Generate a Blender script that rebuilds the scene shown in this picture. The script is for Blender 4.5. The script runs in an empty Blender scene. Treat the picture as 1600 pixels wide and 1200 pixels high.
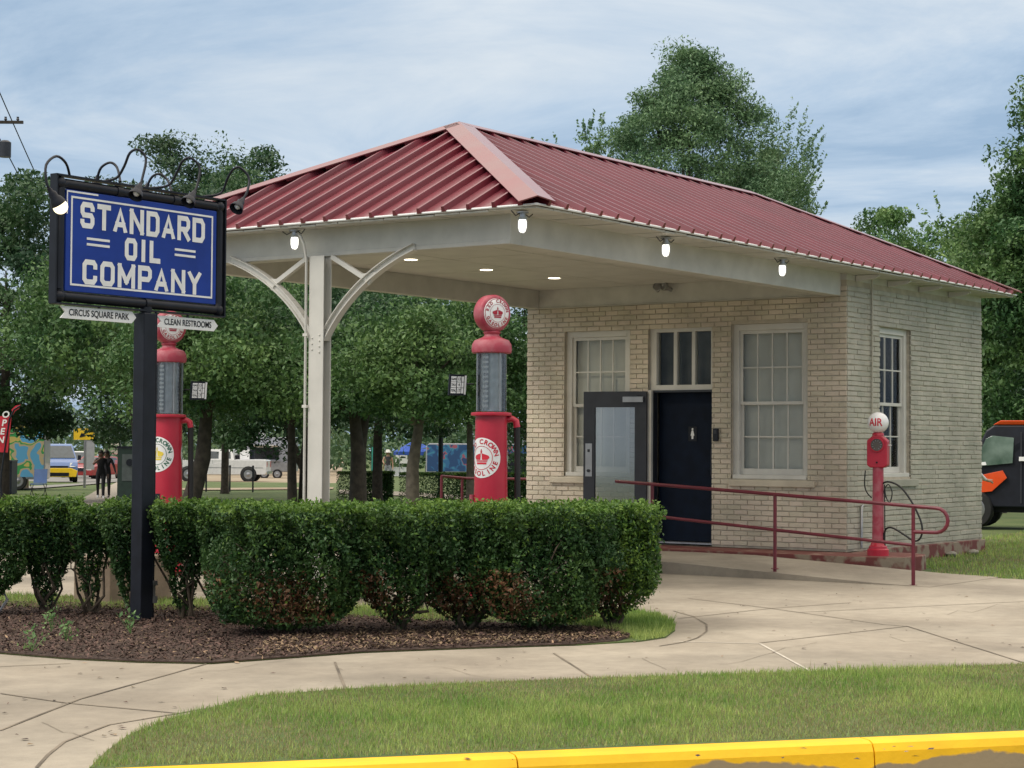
import bpy, math, random
import numpy as np
from mathutils import Vector, Matrix
D = bpy.data
sc = bpy.context.scene
C = sc.collection
rad = math.radians

# ------------------------------------------------------------------ camera
CAM = np.array([-22.57, -10.662, 1.305]); FPX = 2973.6
yw, pt, rl = rad(35.268), rad(1.893), rad(0.377)
Fw = np.array([math.cos(yw)*math.cos(pt), math.sin(yw)*math.cos(pt), math.sin(pt)])
Rt = np.array([math.sin(yw), -math.cos(yw), 0.0]); Up = np.cross(Rt, Fw)
Rt, Up = Rt*math.cos(rl)+Up*math.sin(rl), -Rt*math.sin(rl)+Up*math.cos(rl)
cd = D.cameras.new('camera'); cam = D.objects.new('camera', cd); C.objects.link(cam)
cd.sensor_width = 36; cd.lens = FPX/1600*36; cd.clip_end = 3000; cd.clip_start = 0.1
M = Matrix(((Rt[0], Up[0], -Fw[0], CAM[0]), (Rt[1], Up[1], -Fw[1], CAM[1]), (Rt[2], Up[2], -Fw[2], CAM[2]), (0, 0, 0, 1)))
cam.matrix_world = M
sc.camera = cam

# ------------------------------------------------------------------ world, sun, exposure
SUN_EL, SUN_AZ = 48, 150          # azimuth measured from +X towards +Y
w = D.worlds.new("World"); sc.world = w; w.use_nodes = True
nt = w.node_tree; nt.nodes.clear(); N = nt.nodes.new; L = nt.links.new
out = N('ShaderNodeOutputWorld'); mixs = N('ShaderNodeMixShader')
sky = N('ShaderNodeTexSky'); sky.sky_type = 'NISHITA'; sky.sun_disc = False
sky.sun_elevation = rad(SUN_EL); sky.sun_rotation = rad(90-SUN_AZ); sky.air_density = 1.0; sky.dust_density = 2.0
b1 = N('ShaderNodeBackground'); b1.inputs[1].default_value = 0.10; L(sky.outputs[0], b1.inputs[0])
tc = N('ShaderNodeTexCoord'); sep = N('ShaderNodeSeparateXYZ'); L(tc.outputs['Generated'], sep.inputs[0])
# project the direction on a flat cloud deck high above
mz = N('ShaderNodeMath'); mz.operation = 'MAXIMUM'; L(sep.outputs[2], mz.inputs[0]); mz.inputs[1].default_value = 0.0
az_ = N('ShaderNodeMath'); az_.operation = 'ADD'; L(mz.outputs[0], az_.inputs[0]); az_.inputs[1].default_value = 0.10
dx = N('ShaderNodeMath'); dx.operation = 'DIVIDE'; L(sep.outputs[0], dx.inputs[0]); L(az_.outputs[0], dx.inputs[1])
dy = N('ShaderNodeMath'); dy.operation = 'DIVIDE'; L(sep.outputs[1], dy.inputs[0]); L(az_.outputs[0], dy.inputs[1])
cmb = N('ShaderNodeCombineXYZ'); L(dx.outputs[0], cmb.inputs[0]); L(dy.outputs[0], cmb.inputs[1])
mp = N('ShaderNodeMapping'); mp.inputs['Rotation'].default_value = (0, 0, rad(-35)); mp.inputs['Scale'].default_value = (0.55, 0.42, 1)
L(cmb.outputs[0], mp.inputs[0])
nz = N('ShaderNodeTexNoise'); nz.inputs['Scale'].default_value = 1.9; nz.inputs['Detail'].default_value = 10; nz.inputs['Roughness'].default_value = 0.63
nz.inputs['Distortion'].default_value = 0.5; L(mp.outputs[0], nz.inputs['Vector'])
nz2 = N('ShaderNodeTexNoise'); nz2.inputs['Scale'].default_value = 0.7; nz2.inputs['Detail'].default_value = 4; L(mp.outputs[0], nz2.inputs['Vector'])
cr = N('ShaderNodeValToRGB'); L(nz.outputs[0], cr.inputs[0])
cr.color_ramp.elements[0].position = 0.39; cr.color_ramp.elements[0].color = (0.30, 0.42, 0.57, 1)
cr.color_ramp.elements[1].position = 0.67; cr.color_ramp.elements[1].color = (0.63, 0.69, 0.745, 1)
e_ = cr.color_ramp.elements.new(0.5); e_.color = (0.415, 0.525, 0.655, 1)
grad = N('ShaderNodeMapRange'); L(sep.outputs[2], grad.inputs[0])
grad.inputs[1].default_value = 0.24; grad.inputs[2].default_value = 0.9; grad.inputs[3].default_value = 1.0; grad.inputs[4].default_value = 2.9
warm = N('ShaderNodeMix'); warm.data_type = 'RGBA'; wf_ = N('ShaderNodeMapRange'); L(sep.outputs[2], wf_.inputs[0]); wf_.inputs[1].default_value = 0.24; wf_.inputs[2].default_value = 0.55
L(wf_.outputs[0], warm.inputs[0]); L(cr.outputs[0], warm.inputs[6]); warm.inputs[7].default_value = (0.66, 0.60, 0.52, 1)
b2 = N('ShaderNodeBackground'); L(warm.outputs[2], b2.inputs[0]); L(grad.outputs[0], b2.inputs[1])
fr = N('ShaderNodeMapRange'); L(nz2.outputs[0], fr.inputs[0]); fr.inputs[1].default_value = 0.35; fr.inputs[2].default_value = 0.6
fr.inputs[3].default_value = 0.72; fr.inputs[4].default_value = 0.96
L(fr.outputs[0], mixs.inputs[0]); L(b1.outputs[0], mixs.inputs[1]); L(b2.outputs[0], mixs.inputs[2]); L(mixs.outputs[0], out.inputs[0])
sl = D.lights.new('sun', 'SUN'); sun = D.objects.new('sun', sl); C.objects.link(sun)
sl.energy = 1.5; sl.angle = rad(18); sl.color = (1, 0.95, 0.87)
sd = Vector((math.cos(rad(SUN_EL))*math.cos(rad(SUN_AZ)), math.cos(rad(SUN_EL))*math.sin(rad(SUN_AZ)), math.sin(rad(SUN_EL))))
sun.rotation_euler = sd.to_track_quat('Z', 'Y').to_euler(); sun.location = (-10, 0, 30)
sc.view_settings.view_transform = 'Standard'; sc.view_settings.look = 'None'; sc.view_settings.exposure = 0.27; sc.view_settings.gamma = 1
sc.render.engine = 'CYCLES'; sc.cycles.max_bounces = 6; sc.cycles.transparent_max_bounces = 8

# ------------------------------------------------------------------ helpers
ZG = -0.2
def terr(x, y):
    t = (x-CAM[0])*math.cos(yw)+(y-CAM[1])*math.sin(yw); s = (x-CAM[0])*math.sin(yw)-(y-CAM[1])*math.cos(yw)
    g = float(np.interp(t, [26, 66, 95, 125, 425], [0, .43, .42, .78, 2.4]))
    wgt = min(max((5-s)/7, 0.0), 1.0)
    return ZG-g*wgt
def ray(px, py): return Fw+Rt*(px-800)/FPX-Up*(py-600)/FPX
def onz(px, py, z=ZG):
    d = ray(px, py); return CAM+d*((z-CAM[2])/d[2])
def onax(px, py, ax, v):
    d = ray(px, py); return CAM+d*((v-CAM[ax])/d[ax])
def atd(px, py, dep): return CAM+ray(px, py)*dep
def gat(px, dep):                  # terrain point under pixel column px at a depth
    q = atd(px, 700, dep); return (q[0], q[1], terr(q[0], q[1]))
HEAD = yw                          # heading of the view on the ground

def lin(c): return tuple(((v/12.92) if v <= 0.04045 else ((v+0.055)/1.055)**2.4) for v in c)
def mat(name, col, rough=0.6, metal=0.0, var=0.15, scale=6.0, bump=0.0, bscale=40.0, spec=0.5, coat=0.0, col2=None, detail=5, emit=None, estr=0, island=0.0, trans=0.0, coord='Object', lo=.35, hi=.65):
    m = D.materials.new(name); m.use_nodes = True; t = m.node_tree; p = t.nodes['Principled BSDF']; n = t.nodes.new; l = t.links.new
    p.inputs['Roughness'].default_value = rough; p.inputs['Metallic'].default_value = metal
    p.inputs['Specular IOR Level'].default_value = spec; p.inputs['Coat Weight'].default_value = coat
    tc = n('ShaderNodeTexCoord'); nz = n('ShaderNodeTexNoise'); nz.inputs['Scale'].default_value = scale; nz.inputs['Detail'].default_value = detail
    l(tc.outputs[coord], nz.inputs['Vector'])
    r = n('ShaderNodeValToRGB'); l(nz.outputs[0], r.inputs[0])
    c2 = col2 if col2 else tuple(min(1, v*(1+var)) for v in col); c1 = col if col2 else tuple(v*(1-var) for v in col)
    r.color_ramp.elements[0].position = lo; r.color_ramp.elements[0].color = (*c1, 1)
    r.color_ramp.elements[1].position = hi; r.color_ramp.elements[1].color = (*c2, 1)
    src = r.outputs[0]
    if island:
        g = n('ShaderNodeNewGeometry'); hs = n('ShaderNodeHueSaturation'); mr = n('ShaderNodeMapRange')
        l(g.outputs['Random Per Island'], mr.inputs[0]); mr.inputs[3].default_value = 1-island; mr.inputs[4].default_value = 1+island
        l(mr.outputs[0], hs.inputs['Value']); l(src, hs.inputs['Color'])
        mr2 = n('ShaderNodeMapRange'); l(g.outputs['Random Per Island'], mr2.inputs[0]); mr2.inputs[3].default_value = 0.515; mr2.inputs[4].default_value = 0.485
        l(mr2.outputs[0], hs.inputs['Hue']); src = hs.outputs[0]
    l(src, p.inputs['Base Color'])
    if bump:
        nb = n('ShaderNodeTexNoise'); nb.inputs['Scale'].default_value = bscale; nb.inputs['Detail'].default_value = 6
        l(tc.outputs[coord], nb.inputs['Vector']); bp = n('ShaderNodeBump'); bp.inputs['Strength'].default_value = bump; bp.inputs['Distance'].default_value = 0.01
        l(nb.outputs[0], bp.inputs['Height']); l(bp.outputs[0], p.inputs['Normal'])
    if emit:
        p.inputs['Emission Color'].default_value = (*emit, 1); p.inputs['Emission Strength'].default_value = estr
    if trans:
        tr = n('ShaderNodeBsdfTranslucent'); l(src, tr.inputs[0]); mx = n('ShaderNodeMixShader'); mx.inputs[0].default_value = trans
        o = t.nodes['Material Output']; l(p.outputs[0], mx.inputs[1]); l(tr.outputs[0], mx.inputs[2]); l(mx.outputs[0], o.inputs[0])
    return m
def glassmat(name, tint, refl=0.25, rough=0.05):
    m = D.materials.new(name); m.use_nodes = True; t = m.node_tree; n = t.nodes.new; l = t.links.new
    t.nodes.remove(t.nodes['Principled BSDF']); o = t.nodes['Material Output']
    a = n('ShaderNodeBsdfTransparent'); a.inputs[0].default_value = (*tint, 1); g = n('ShaderNodeBsdfGlossy'); g.inputs['Roughness'].default_value = rough
    g.inputs[0].default_value = (.95, .95, .95, 1)
    f = n('ShaderNodeLayerWeight'); f.inputs[0].default_value = refl; mx = n('ShaderNodeMixShader')
    l(f.outputs['Fresnel'], mx.inputs[0]); l(a.outputs[0], mx.inputs[1]); l(g.outputs[0], mx.inputs[2]); l(mx.outputs[0], o.inputs[0])
    return m

class MB:
    def __init__(s): s.v = []; s.f = []; s.m = []; s.mi = 0
    def add(s, vs, fs):
        b = len(s.v); s.v += [tuple(map(float, q)) for q in vs]; s.f += [tuple(b+i for i in f) for f in fs]; s.m += [s.mi]*len(fs); return s
    def box(s, a, b, fr=None):
        (x0, y0, z0), (x1, y1, z1) = a, b
        vs = [(x0, y0, z0), (x1, y0, z0), (x1, y1, z0), (x0, y1, z0), (x0, y0, z1), (x1, y0, z1), (x1, y1, z1), (x0, y1, z1)]
        if fr: vs = [fr(q) for q in vs]
        return s.add(vs, [(3, 2, 1, 0), (4, 5, 6, 7), (0, 1, 5, 4), (1, 2, 6, 5), (2, 3, 7, 6), (3, 0, 4, 7)])
    def cb(s, c, d): return s.box(tuple(c[i]-d[i]/2 for i in range(3)), tuple(c[i]+d[i]/2 for i in range(3)))
    def tube(s, path, r, n=8, cap=True, flat=None):
        P = [Vector(q) for q in path]; rs = r if hasattr(r, '__len__') else [r]*len(P)
        vs = []; fs = []; prev = None
        for i, q in enumerate(P):
            t = (P[min(i+1, len(P)-1)]-P[max(i-1, 0)]).normalized()
            if prev is None:
                u = t.cross(Vector((0, 0, 1)))
                if u.length < 1e-3: u = Vector((1, 0, 0))
                u.normalize()
            else:
                u = prev-t*prev.dot(t); u.normalize()
            prev = u; v = t.cross(u)
            for k in range(n):
                a = 2*math.pi*k/n+(math.pi/n if n == 4 else 0); vs.append(q+(u*math.cos(a)+v*math.sin(a))*rs[i])
        for i in range(len(P)-1):
            for k in range(n):
                a = i*n+k; b = i*n+(k+1) % n; fs.append((a, b, b+n, a+n))
        if cap: fs += [tuple(range(n-1, -1, -1)), tuple(range((len(P)-1)*n, len(P)*n))]
        return s.add(vs, fs)
    def lathe(s, prof, c=(0, 0, 0), n=24, axis=None):
        # prof: (r, z) from bottom to top; axis: rotation matrix
        vs = []; fs = []
        for r, z in prof:
            for k in range(n):
                a = 2*math.pi*k/n; q = Vector((r*math.cos(a), r*math.sin(a), z))
                if axis: q = axis @ q
                vs.append(q+Vector(c))
        for i in range(len(prof)-1):
            for k in range(n):
                a = i*n+k; b = i*n+(k+1) % n; fs.append((a, b, b+n, a+n))
        fs += [tuple(range(n-1, -1, -1)), tuple(range((len(prof)-1)*n, len(prof)*n))]
        return s.add(vs, fs)
    def sphere(s, c, r, n=16, m=10, sc_=(1, 1, 1)):
        pr = []
        vs = []; fs = []
        for i in range(1, m):
            a = math.pi*i/m
            for k in range(n):
                b = 2*math.pi*k/n; vs.append((c[0]+r*sc_[0]*math.sin(a)*math.cos(b), c[1]+r*sc_[1]*math.sin(a)*math.sin(b), c[2]-r*sc_[2]*math.cos(a)))
        t = len(vs); vs += [(c[0], c[1], c[2]-r*sc_[2]), (c[0], c[1], c[2]+r*sc_[2])]
        for i in range(m-2):
            for k in range(n):
                a = i*n+k; b = i*n+(k+1) % n; fs.append((a, b, b+n, a+n))
        for k in range(n):
            fs.append((t, (k+1) % n, k)); fs.append((t+1, (m-2)*n+k, (m-2)*n+(k+1) % n))
        return s.add(vs, fs)
    def prism(s, pts, off):            # closed polygon of 3d points extruded by a vector
        n = len(pts); o = Vector(off); vs = [Vector(q) for q in pts]+[Vector(q)+o for q in pts]
        fs = [tuple(range(n)), tuple(range(2*n-1, n-1, -1))]+[((i+1) % n, i, n+i, n+(i+1) % n) for i in range(n)]
        return s.add(vs, fs)
    def build(s, name, mats, parent=None, smooth=None, bevel=0, fr=None, loc=None):
        me = D.meshes.new(name); vs = s.v if not fr else [tuple(fr(q)) for q in s.v]
        me.from_pydata(vs, [], s.f)
        mats = mats if isinstance(mats, (list, tuple)) else [mats]
        for m in mats: me.materials.append(m)
        me.polygons.foreach_set('material_index', s.m)
        if smooth is not None:
            me.shade_smooth(); me.set_sharp_from_angle(angle=rad(smooth))
        me.update(); o = D.objects.new(name, me); C.objects.link(o)
        if parent is not None: o.parent = parent
        if loc is not None: o.location = loc
        if bevel:
            b = o.modifiers.new('bevel', 'BEVEL'); b.width = bevel; b.segments = 2; b.limit_method = 'ANGLE'
        return o
def fixn(o):
    import bmesh
    b = bmesh.new(); b.from_mesh(o.data); bmesh.ops.recalc_face_normals(b, faces=b.faces); b.to_mesh(o.data); b.free(); return o
def tag(o, label, cat=None, group=None, kind=None):
    if label: o['label'] = label
    if cat: o['category'] = cat
    if group: o['group'] = group
    if kind: o['kind'] = kind
    return o
def thing(name, label, cat, loc=(0, 0, 0), rz=0, group=None, kind=None):
    o = D.objects.new(name, None); C.objects.link(o); o.location = loc; o.rotation_euler = (0, 0, rz); o.empty_display_size = .2
    return tag(o, label, cat, group, kind)
def copy_tree(o, parent=None):
    c = o.copy(); C.objects.link(c)
    if parent is not None: c.parent = parent
    for ch in list(D.objects):
        if ch.parent == o and ch != c: copy_tree(ch, c)
    return c
def text_mesh(body, size, align='CENTER', extrude=0.0, squash=1.0, bold=0.0):
    cu = D.curves.new('t', 'FONT'); cu.body = body; cu.size = size; cu.align_x = align; cu.align_y = 'CENTER'; cu.extrude = extrude; cu.offset = bold
    o = D.objects.new('t', cu); me = D.meshes.new_from_object(o)
    vs = [(v.co.x*squash, v.co.y, v.co.z) for v in me.vertices]; fs = [tuple(p.vertices) for p in me.polygons]
    D.objects.remove(o); D.meshes.remove(me); D.curves.remove(cu)
    return vs, fs

# ------------------------------------------------------------------ materials
M_ = {}
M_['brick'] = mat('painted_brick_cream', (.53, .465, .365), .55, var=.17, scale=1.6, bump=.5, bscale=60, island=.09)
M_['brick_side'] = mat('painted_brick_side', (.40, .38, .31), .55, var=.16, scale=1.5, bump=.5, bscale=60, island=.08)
M_['mortar'] = mat('painted_mortar', (.42, .375, .30), .9, var=.15, bump=.4)
M_['white'] = mat('white_paint', (.58, .565, .52), .5, var=.07, scale=3, bump=.08)
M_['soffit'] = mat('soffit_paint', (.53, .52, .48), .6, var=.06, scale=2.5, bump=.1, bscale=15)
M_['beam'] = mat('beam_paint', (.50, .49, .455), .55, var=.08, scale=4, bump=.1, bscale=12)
M_['gutter'] = mat('gutter_white', (.75, .76, .76), .35, var=.05)
M_['roof'] = mat('red_metal_roof', (.155, .020, .034), .38, metal=.0, var=.12, scale=1.2, spec=.5, coat=.25)
M_['roofcap'] = mat('red_metal_cap', (.21, .045, .055), .40, col2=(.20, .075, .08), scale=2.0, spec=.6, coat=.4)
M_['concrete'] = None
M_['red'] = mat('red_enamel', (.40, .012, .035), .36, col2=(.47, .02, .045), scale=3, spec=.5, bump=.12, bscale=25)
M_['redfade'] = mat('faded_red_enamel', (.36, .04, .07), .5, col2=(.42, .14, .165), scale=9, lo=.42, hi=.75)
M_['maroon'] = mat('maroon_rail_paint', (.13, .014, .026), .38, var=.15)
M_['slab'] = mat('worn_red_slab', (.17, .055, .045), .7, col2=(.33, .22, .17), scale=3.2, bump=.4, lo=.52, hi=.72)
M_['slabedge'] = mat('chipped_red_slab', (.14, .035, .032), .8, col2=(.24, .19, .14), scale=4.5, bump=.6, bscale=20, lo=.48, hi=.58)
M_['navy'] = mat('navy_door', (.004, .009, .022), .6, spec=.15, var=.2)
M_['charcoal'] = mat('charcoal_frame', (.022, .024, .032), .4, var=.15)
M_['steel'] = mat('steel', (.35, .35, .36), .35, metal=.8, var=.1)
M_['black'] = mat('black_paint', (.008, .010, .017), .45, spec=.3, var=.25, bump=.05)
M_['blackr'] = mat('black_rubber', (.01, .01, .011), .6, var=.2)
M_['blue'] = mat('blue_porcelain', (.010, .040, .27), .45, var=.13, scale=3, spec=.25)
M_['bluedk'] = mat('blue_edge', (.01, .02, .12), .35, var=.1)
M_['signwhite'] = mat('white_porcelain', (.78, .78, .78), .35, var=.05, scale=8)
M_['blind'] = mat('window_blind', (.60, .60, .56), .8, var=.08, scale=2)
M_['dark'] = mat('dark_interior', (.012, .014, .018), .8, var=.2)
M_['glass'] = glassmat('window_glass', (.95, .96, .955), .16, .06)
M_['tglass'] = glassmat('pump_glass', (.95, .97, .97), .42, .12)
M_['dglass'] = glassmat('door_glass', (.93, .94, .93), .55, .10)
M_['vglass'] = mat('vehicle_glass', (.03, .045, .055), .08, var=.2, spec=.8)
M_['chrome'] = mat('chrome', (.6, .6, .62), .2, metal=1)
M_['bulb'] = mat('lit_lamp_jar', (.9, .9, .85), .3, emit=(1, .97, .86), estr=1.9)
M_['bulbw'] = mat('lit_sign_bulb', (.9, .8, .6), .3, emit=(1, .86, .55), estr=1.6)
M_['downl'] = mat('lit_downlight', (.9, .8, .6), .3, emit=(1, .90, .68), estr=4)
M_['yellow'] = None
M_['bark'] = mat('bark', (.045, .036, .028), .9, var=.35, scale=8, bump=.8, bscale=25)
M_['barkl'] = mat('bark_light', (.10, .085, .065), .9, var=.3, scale=8, bump=.8, bscale=25)
M_['twig'] = mat('twig', (.085, .065, .045), .9, var=.3, scale=10)
def leafm(n, a, b, isl=.3, tr=.22, scale=.6): return mat(n, a, .5, col2=b, scale=scale, island=isl, trans=tr, detail=3, spec=.35)
M_['lf_dark'] = leafm('leaf_dark', (.030, .076, .038), (.068, .136, .050))
M_['lf_mid'] = leafm('leaf_mid', (.048, .122, .044), (.112, .20, .06))
M_['lf_light'] = leafm('leaf_light', (.09, .20, .07), (.19, .30, .10))
M_['lf_blue'] = leafm('leaf_bluish', (.095, .185, .095), (.165, .27, .125))
M_['lf_hedge'] = leafm('hedge_leaf', (.023, .070, .020), (.058, .122, .030), scale=2.2, tr=.15)
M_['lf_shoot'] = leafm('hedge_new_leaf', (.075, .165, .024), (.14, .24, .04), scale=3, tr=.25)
M_['lf_dead'] = leafm('hedge_dead_leaf', (.09, .045, .022), (.17, .085, .04), scale=4, tr=.1)
M_['lf_far'] = leafm('leaf_far', (.035, .085, .04), (.08, .14, .055), scale=.15)
M_['lf_conifer'] = leafm('leaf_conifer', (.04, .09, .05), (.075, .13, .06))

def ground_mats():
    # concrete
    m = mat('concrete_paving', (.29, .25, .195), .85, col2=(.385, .34, .27), scale=.7, bump=.25, bscale=90, detail=9, lo=.33, hi=.66); t = m.node_tree; p = t.nodes['Principled BSDF']; n = t.nodes.new; l = t.links.new
    base = p.inputs['Base Color'].links[0].from_socket
    tc = n('ShaderNodeTexCoord'); z = n('ShaderNodeTexNoise'); z.inputs['Scale'].default_value = 5; z.inputs['Detail'].default_value = 12; z.inputs['Roughness'].default_value = .75; l(tc.outputs['Object'], z.inputs['Vector'])
    mr = n('ShaderNodeMapRange'); l(z.outputs[0], mr.inputs[0]); mr.inputs[1].default_value = .3; mr.inputs[2].default_value = .7; mr.inputs[3].default_value = .8; mr.inputs[4].default_value = 1.12
    mx = n('ShaderNodeMix'); mx.data_type = 'RGBA'; mx.blend_type = 'MULTIPLY'; mx.inputs[0].default_value = 1
    l(base, mx.inputs[6]); l(mr.outputs[0], mx.inputs[7])
    # large darker stains
    z2 = n('ShaderNodeTexNoise'); z2.inputs['Scale'].default_value = .28; z2.inputs['Detail'].default_value = 5; z2.inputs['Distortion'].default_value = 1.0; l(tc.outputs['Object'], z2.inputs['Vector'])
    mr2 = n('ShaderNodeMapRange'); l(z2.outputs[0], mr2.inputs[0]); mr2.inputs[1].default_value = .42; mr2.inputs[2].default_value = .62; mr2.inputs[3].default_value = 1.04; mr2.inputs[4].default_value = .68
    mx2 = n('ShaderNodeMix'); mx2.data_type = 'RGBA'; mx2.blend_type = 'MULTIPLY'; mx2.inputs[0].default_value = 1
    l(mx.outputs[2], mx2.inputs[6]); l(mr2.outputs[0], mx2.inputs[7]); l(mx2.outputs[2], p.inputs['Base Color'])
    M_['concrete'] = m
    M_['conc2'] = mat('old_concrete', (.20, .185, .155), .9, col2=(.28, .26, .22), scale=3, bump=.3)
    M_['joint'] = mat('joint_filler', (.10, .085, .065), .95, col2=(.24, .2, .15), scale=2)
    M_['jointw'] = mat('pale_joint_filler', (.50, .46, .39), .9)
    M_['asphalt'] = mat('asphalt', (.045, .045, .048), .9, col2=(.07, .068, .066), scale=12, bump=.5, bscale=150)
    M_['farasphalt'] = mat('parking_asphalt', (.17, .165, .155), .9, col2=(.23, .225, .21), scale=.4)
    M_['turf'] = mat('lawn_soil', (.055, .095, .022), .95, col2=(.10, .13, .04), scale=1.3, bump=.6, bscale=60, detail=10)
    M_['mulch'] = mat('mulch_soil', (.045, .028, .022), .95, col2=(.085, .055, .042), scale=14, bump=1, bscale=45)
    M_['chip'] = mat('mulch_chip', (.048, .028, .022), .9, col2=(.105, .066, .05), scale=9, island=.5)
    M_['chipl'] = mat('dry_straw', (.24, .17, .10), .9, var=.3, island=.4)
    M_['blade'] = mat('grass_blade', (.17, .30, .055), .6, col2=(.35, .44, .125), scale=1.6, island=.3, trans=.3, detail=6)
    M_['bladed'] = mat('grass_blade_dry', (.24, .22, .10), .7, col2=(.32, .28, .14), scale=2, island=.3, trans=.2)
    # yellow curb paint, worn to concrete
    m = mat('yellow_curb_paint', (.88, .50, .0), .5, var=.08, scale=3, bump=.2, bscale=30); t = m.node_tree; p = t.nodes['Principled BSDF']; n = t.nodes.new; l = t.links.new
    base = p.inputs['Base Color'].links[0].from_socket; tc = n('ShaderNodeTexCoord'); sp = n('ShaderNodeSeparateXYZ'); l(tc.outputs['Object'], sp.inputs[0])
    z = n('ShaderNodeTexNoise'); z.inputs['Scale'].default_value = 2.2; z.inputs['Detail'].default_value = 8; l(tc.outputs['Object'], z.inputs['Vector'])
    a = n('ShaderNodeMath'); a.operation = 'MULTIPLY_ADD'; l(z.outputs[0], a.inputs[0]); a.inputs[1].default_value = .26; l(sp.outputs[2], a.inputs[2])
    r = n('ShaderNodeMapRange'); l(a.outputs[0], r.inputs[0]); r.inputs[1].default_value = -.175; r.inputs[2].default_value = -.165
    mx = n('ShaderNodeMix'); mx.data_type = 'RGBA'; l(r.outputs[0], mx.inputs[0]); mx.inputs[6].default_value = (.30, .23, .13, 1); l(base, mx.inputs[7]); l(mx.outputs[2], p.inputs['Base Color'])
    M_['yellow'] = m
ground_mats()

# ------------------------------------------------------------------ ground
rng = np.random.default_rng(7); random.seed(7)
def ground():
    m = MB(); ts = [-30, -10, 5, 15, 26, 33, 40, 50, 58, 66, 80, 95, 110, 125, 160, 220, 320, 425, 700, 1500]; ss = [-900, -300, -120, -60, -40, -25, -15, -8, -5, -2, 0, 2, 5, 8, 15, 25, 40, 60, 120, 300, 900]
    for t in ts:
        for s in ss:
            x = CAM[0]+t*math.cos(yw)+s*math.sin(yw); y = CAM[1]+t*math.sin(yw)-s*math.cos(yw); m.v.append((x, y, terr(x, y)-0.012))
    n = len(ss)
    for i in range(len(ts)-1):
        for j in range(n-1): m.f.append((i*n+j, i*n+j+1, (i+1)*n+j+1, (i+1)*n+j)); m.m.append(0)
    o = m.build('ground', M_['turf']); fixn(o); tag(o, 'green lawn ground reaching under the trees to the horizon', kind='structure')
ground()
def sheet(name, pts, z, m, label, thick=.15, kind='structure', cat=None):
    b = MB(); b.prism([(q[0], q[1], z) for q in pts], (0, 0, -thick)); o = b.build(name, m); fixn(o); tag(o, label, cat, kind=kind); return o
def dirn(a, b): v = np.array(b[:2])-np.array(a[:2]); return v/np.hypot(*v)
# kerb line
kA = onz(640, 1185)[:2]; kB = onz(1600, 1145)[:2]; kd = dirn(kA, kB); kn = np.array([kd[1], -kd[0]])     # kn points to the road
if kn @ (CAM[:2]-kA) < 0: kn = -kn
kL = kA-kd*9; kR = kB+kd*12
# pavement (concrete forecourt and footpath)
pav = [kL, kR, kR-kn*4.6, (-.95, -3.2-2), (-.95, -1.45), (-.9, 7.5), (-4, 10), (-14, 10.5), kL-kn*14]
sheet('pavement', pav, ZG, M_['concrete'], 'pale worn concrete forecourt and footpath between kerb and building')
# far side of the road and road
b = MB(); b.prism([(*(kL-kd*10+kn*.15), ZG-.16), (*(kR+kd*10+kn*.15), ZG-.16), (*(kR+kd*10+kn*9), ZG-.16), (*(kL-kd*10+kn*9), ZG-.16)], (0, 0, -.1))
# the ground sheet must not cover the road: the road is a raised apron there
o = b.build('road', M_['asphalt']); fixn(o); tag(o, 'dark asphalt road below the yellow kerb', kind='structure')
# ground under the road is lowered
g = D.objects['ground']
for v in g.data.vertices:
    tt = (np.array([v.co.x, v.co.y])-kA) @ kn
    if tt > -.1: v.co.z = ZG-.4
# kerb stones with joints
b = MB(); seg = 1.9; k = 0; s0 = -9.0
while s0 < 16:
    a = kA+kd*(s0+.004); e = kA+kd*(s0+seg-.004); h = ZG+.012
    def P(q, t, z): r = q+kn*t; return (r[0], r[1], z)
    prof = [(-.005, h-.02), (.0, h), (.10, h), (.135, h-.012), (.155, h-.05), (.175, ZG-.22), (-.005, ZG-.22)]
    b.prism([P(a, t, z) for t, z in prof], (*(e-a), 0)); s0 += seg
o = b.build('kerb', M_['yellow']); fixn(o); tag(o, 'yellow painted concrete kerb along the road edge', kind='structure')
b = MB(); b.prism([(*(kL+kn*.175), ZG-.157), (*(kR+kn*.175), ZG-.157), (*(kR+kn*.42), ZG-.15), (*(kL+kn*.42), ZG-.15)], (0, 0, -.05))
o = b.build('gutter_pan', M_['conc2']); fixn(o); tag(o, 'concrete gutter strip at the foot of the kerb', kind='structure')

# joints in the paving
jl = [[(0, 1142), (124, 1093), (322, 1038)], [(0, 1084), (105, 1099), (277, 1115)], [(57, 1200), (75, 1180), (100, 1160), (170, 1133), (280, 1115), (400, 1093), (500, 1084), (640, 1079)],
      [(523, 1035), (541, 1080)], [(865, 1021), (936, 1066)], [(1187, 1005), (1418, 979), (1600, 1036), (1700, 1068)], [(1075, 935), (1205, 951), (1380, 976), (1418, 979)],
      [(1058, 967), (1205, 951), (1330, 942)], [(1052, 955), (1085, 964), (1104, 976), (1104, 987), (1090, 997), (1068, 1004), (1030, 1010)], [(0, 1042), (110, 1037)], [(1250, 957), (1600, 940)]]
def strip(pl, wdt, z, mat_, bm):
    P = [onz(*q)[:2] for q in pl]
    for a, c in zip(P[:-1], P[1:]):
        d = dirn(a, c); n_ = np.array([-d[1], d[0]])*wdt/2
        bm.add([(*(a-n_), z), (*(c-n_), z), (*(c+n_), z), (*(a+n_), z)], [(0, 1, 2, 3)])
b = MB()
for pl in jl: strip(pl, .017, ZG+.004, None, b)
b.mi = 1; strip([(1052, 1003), (1187, 1006), (1268, 1050)], .02, ZG+.004, None, b)
b.mi = 0; rc = random.Random(21)
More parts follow.
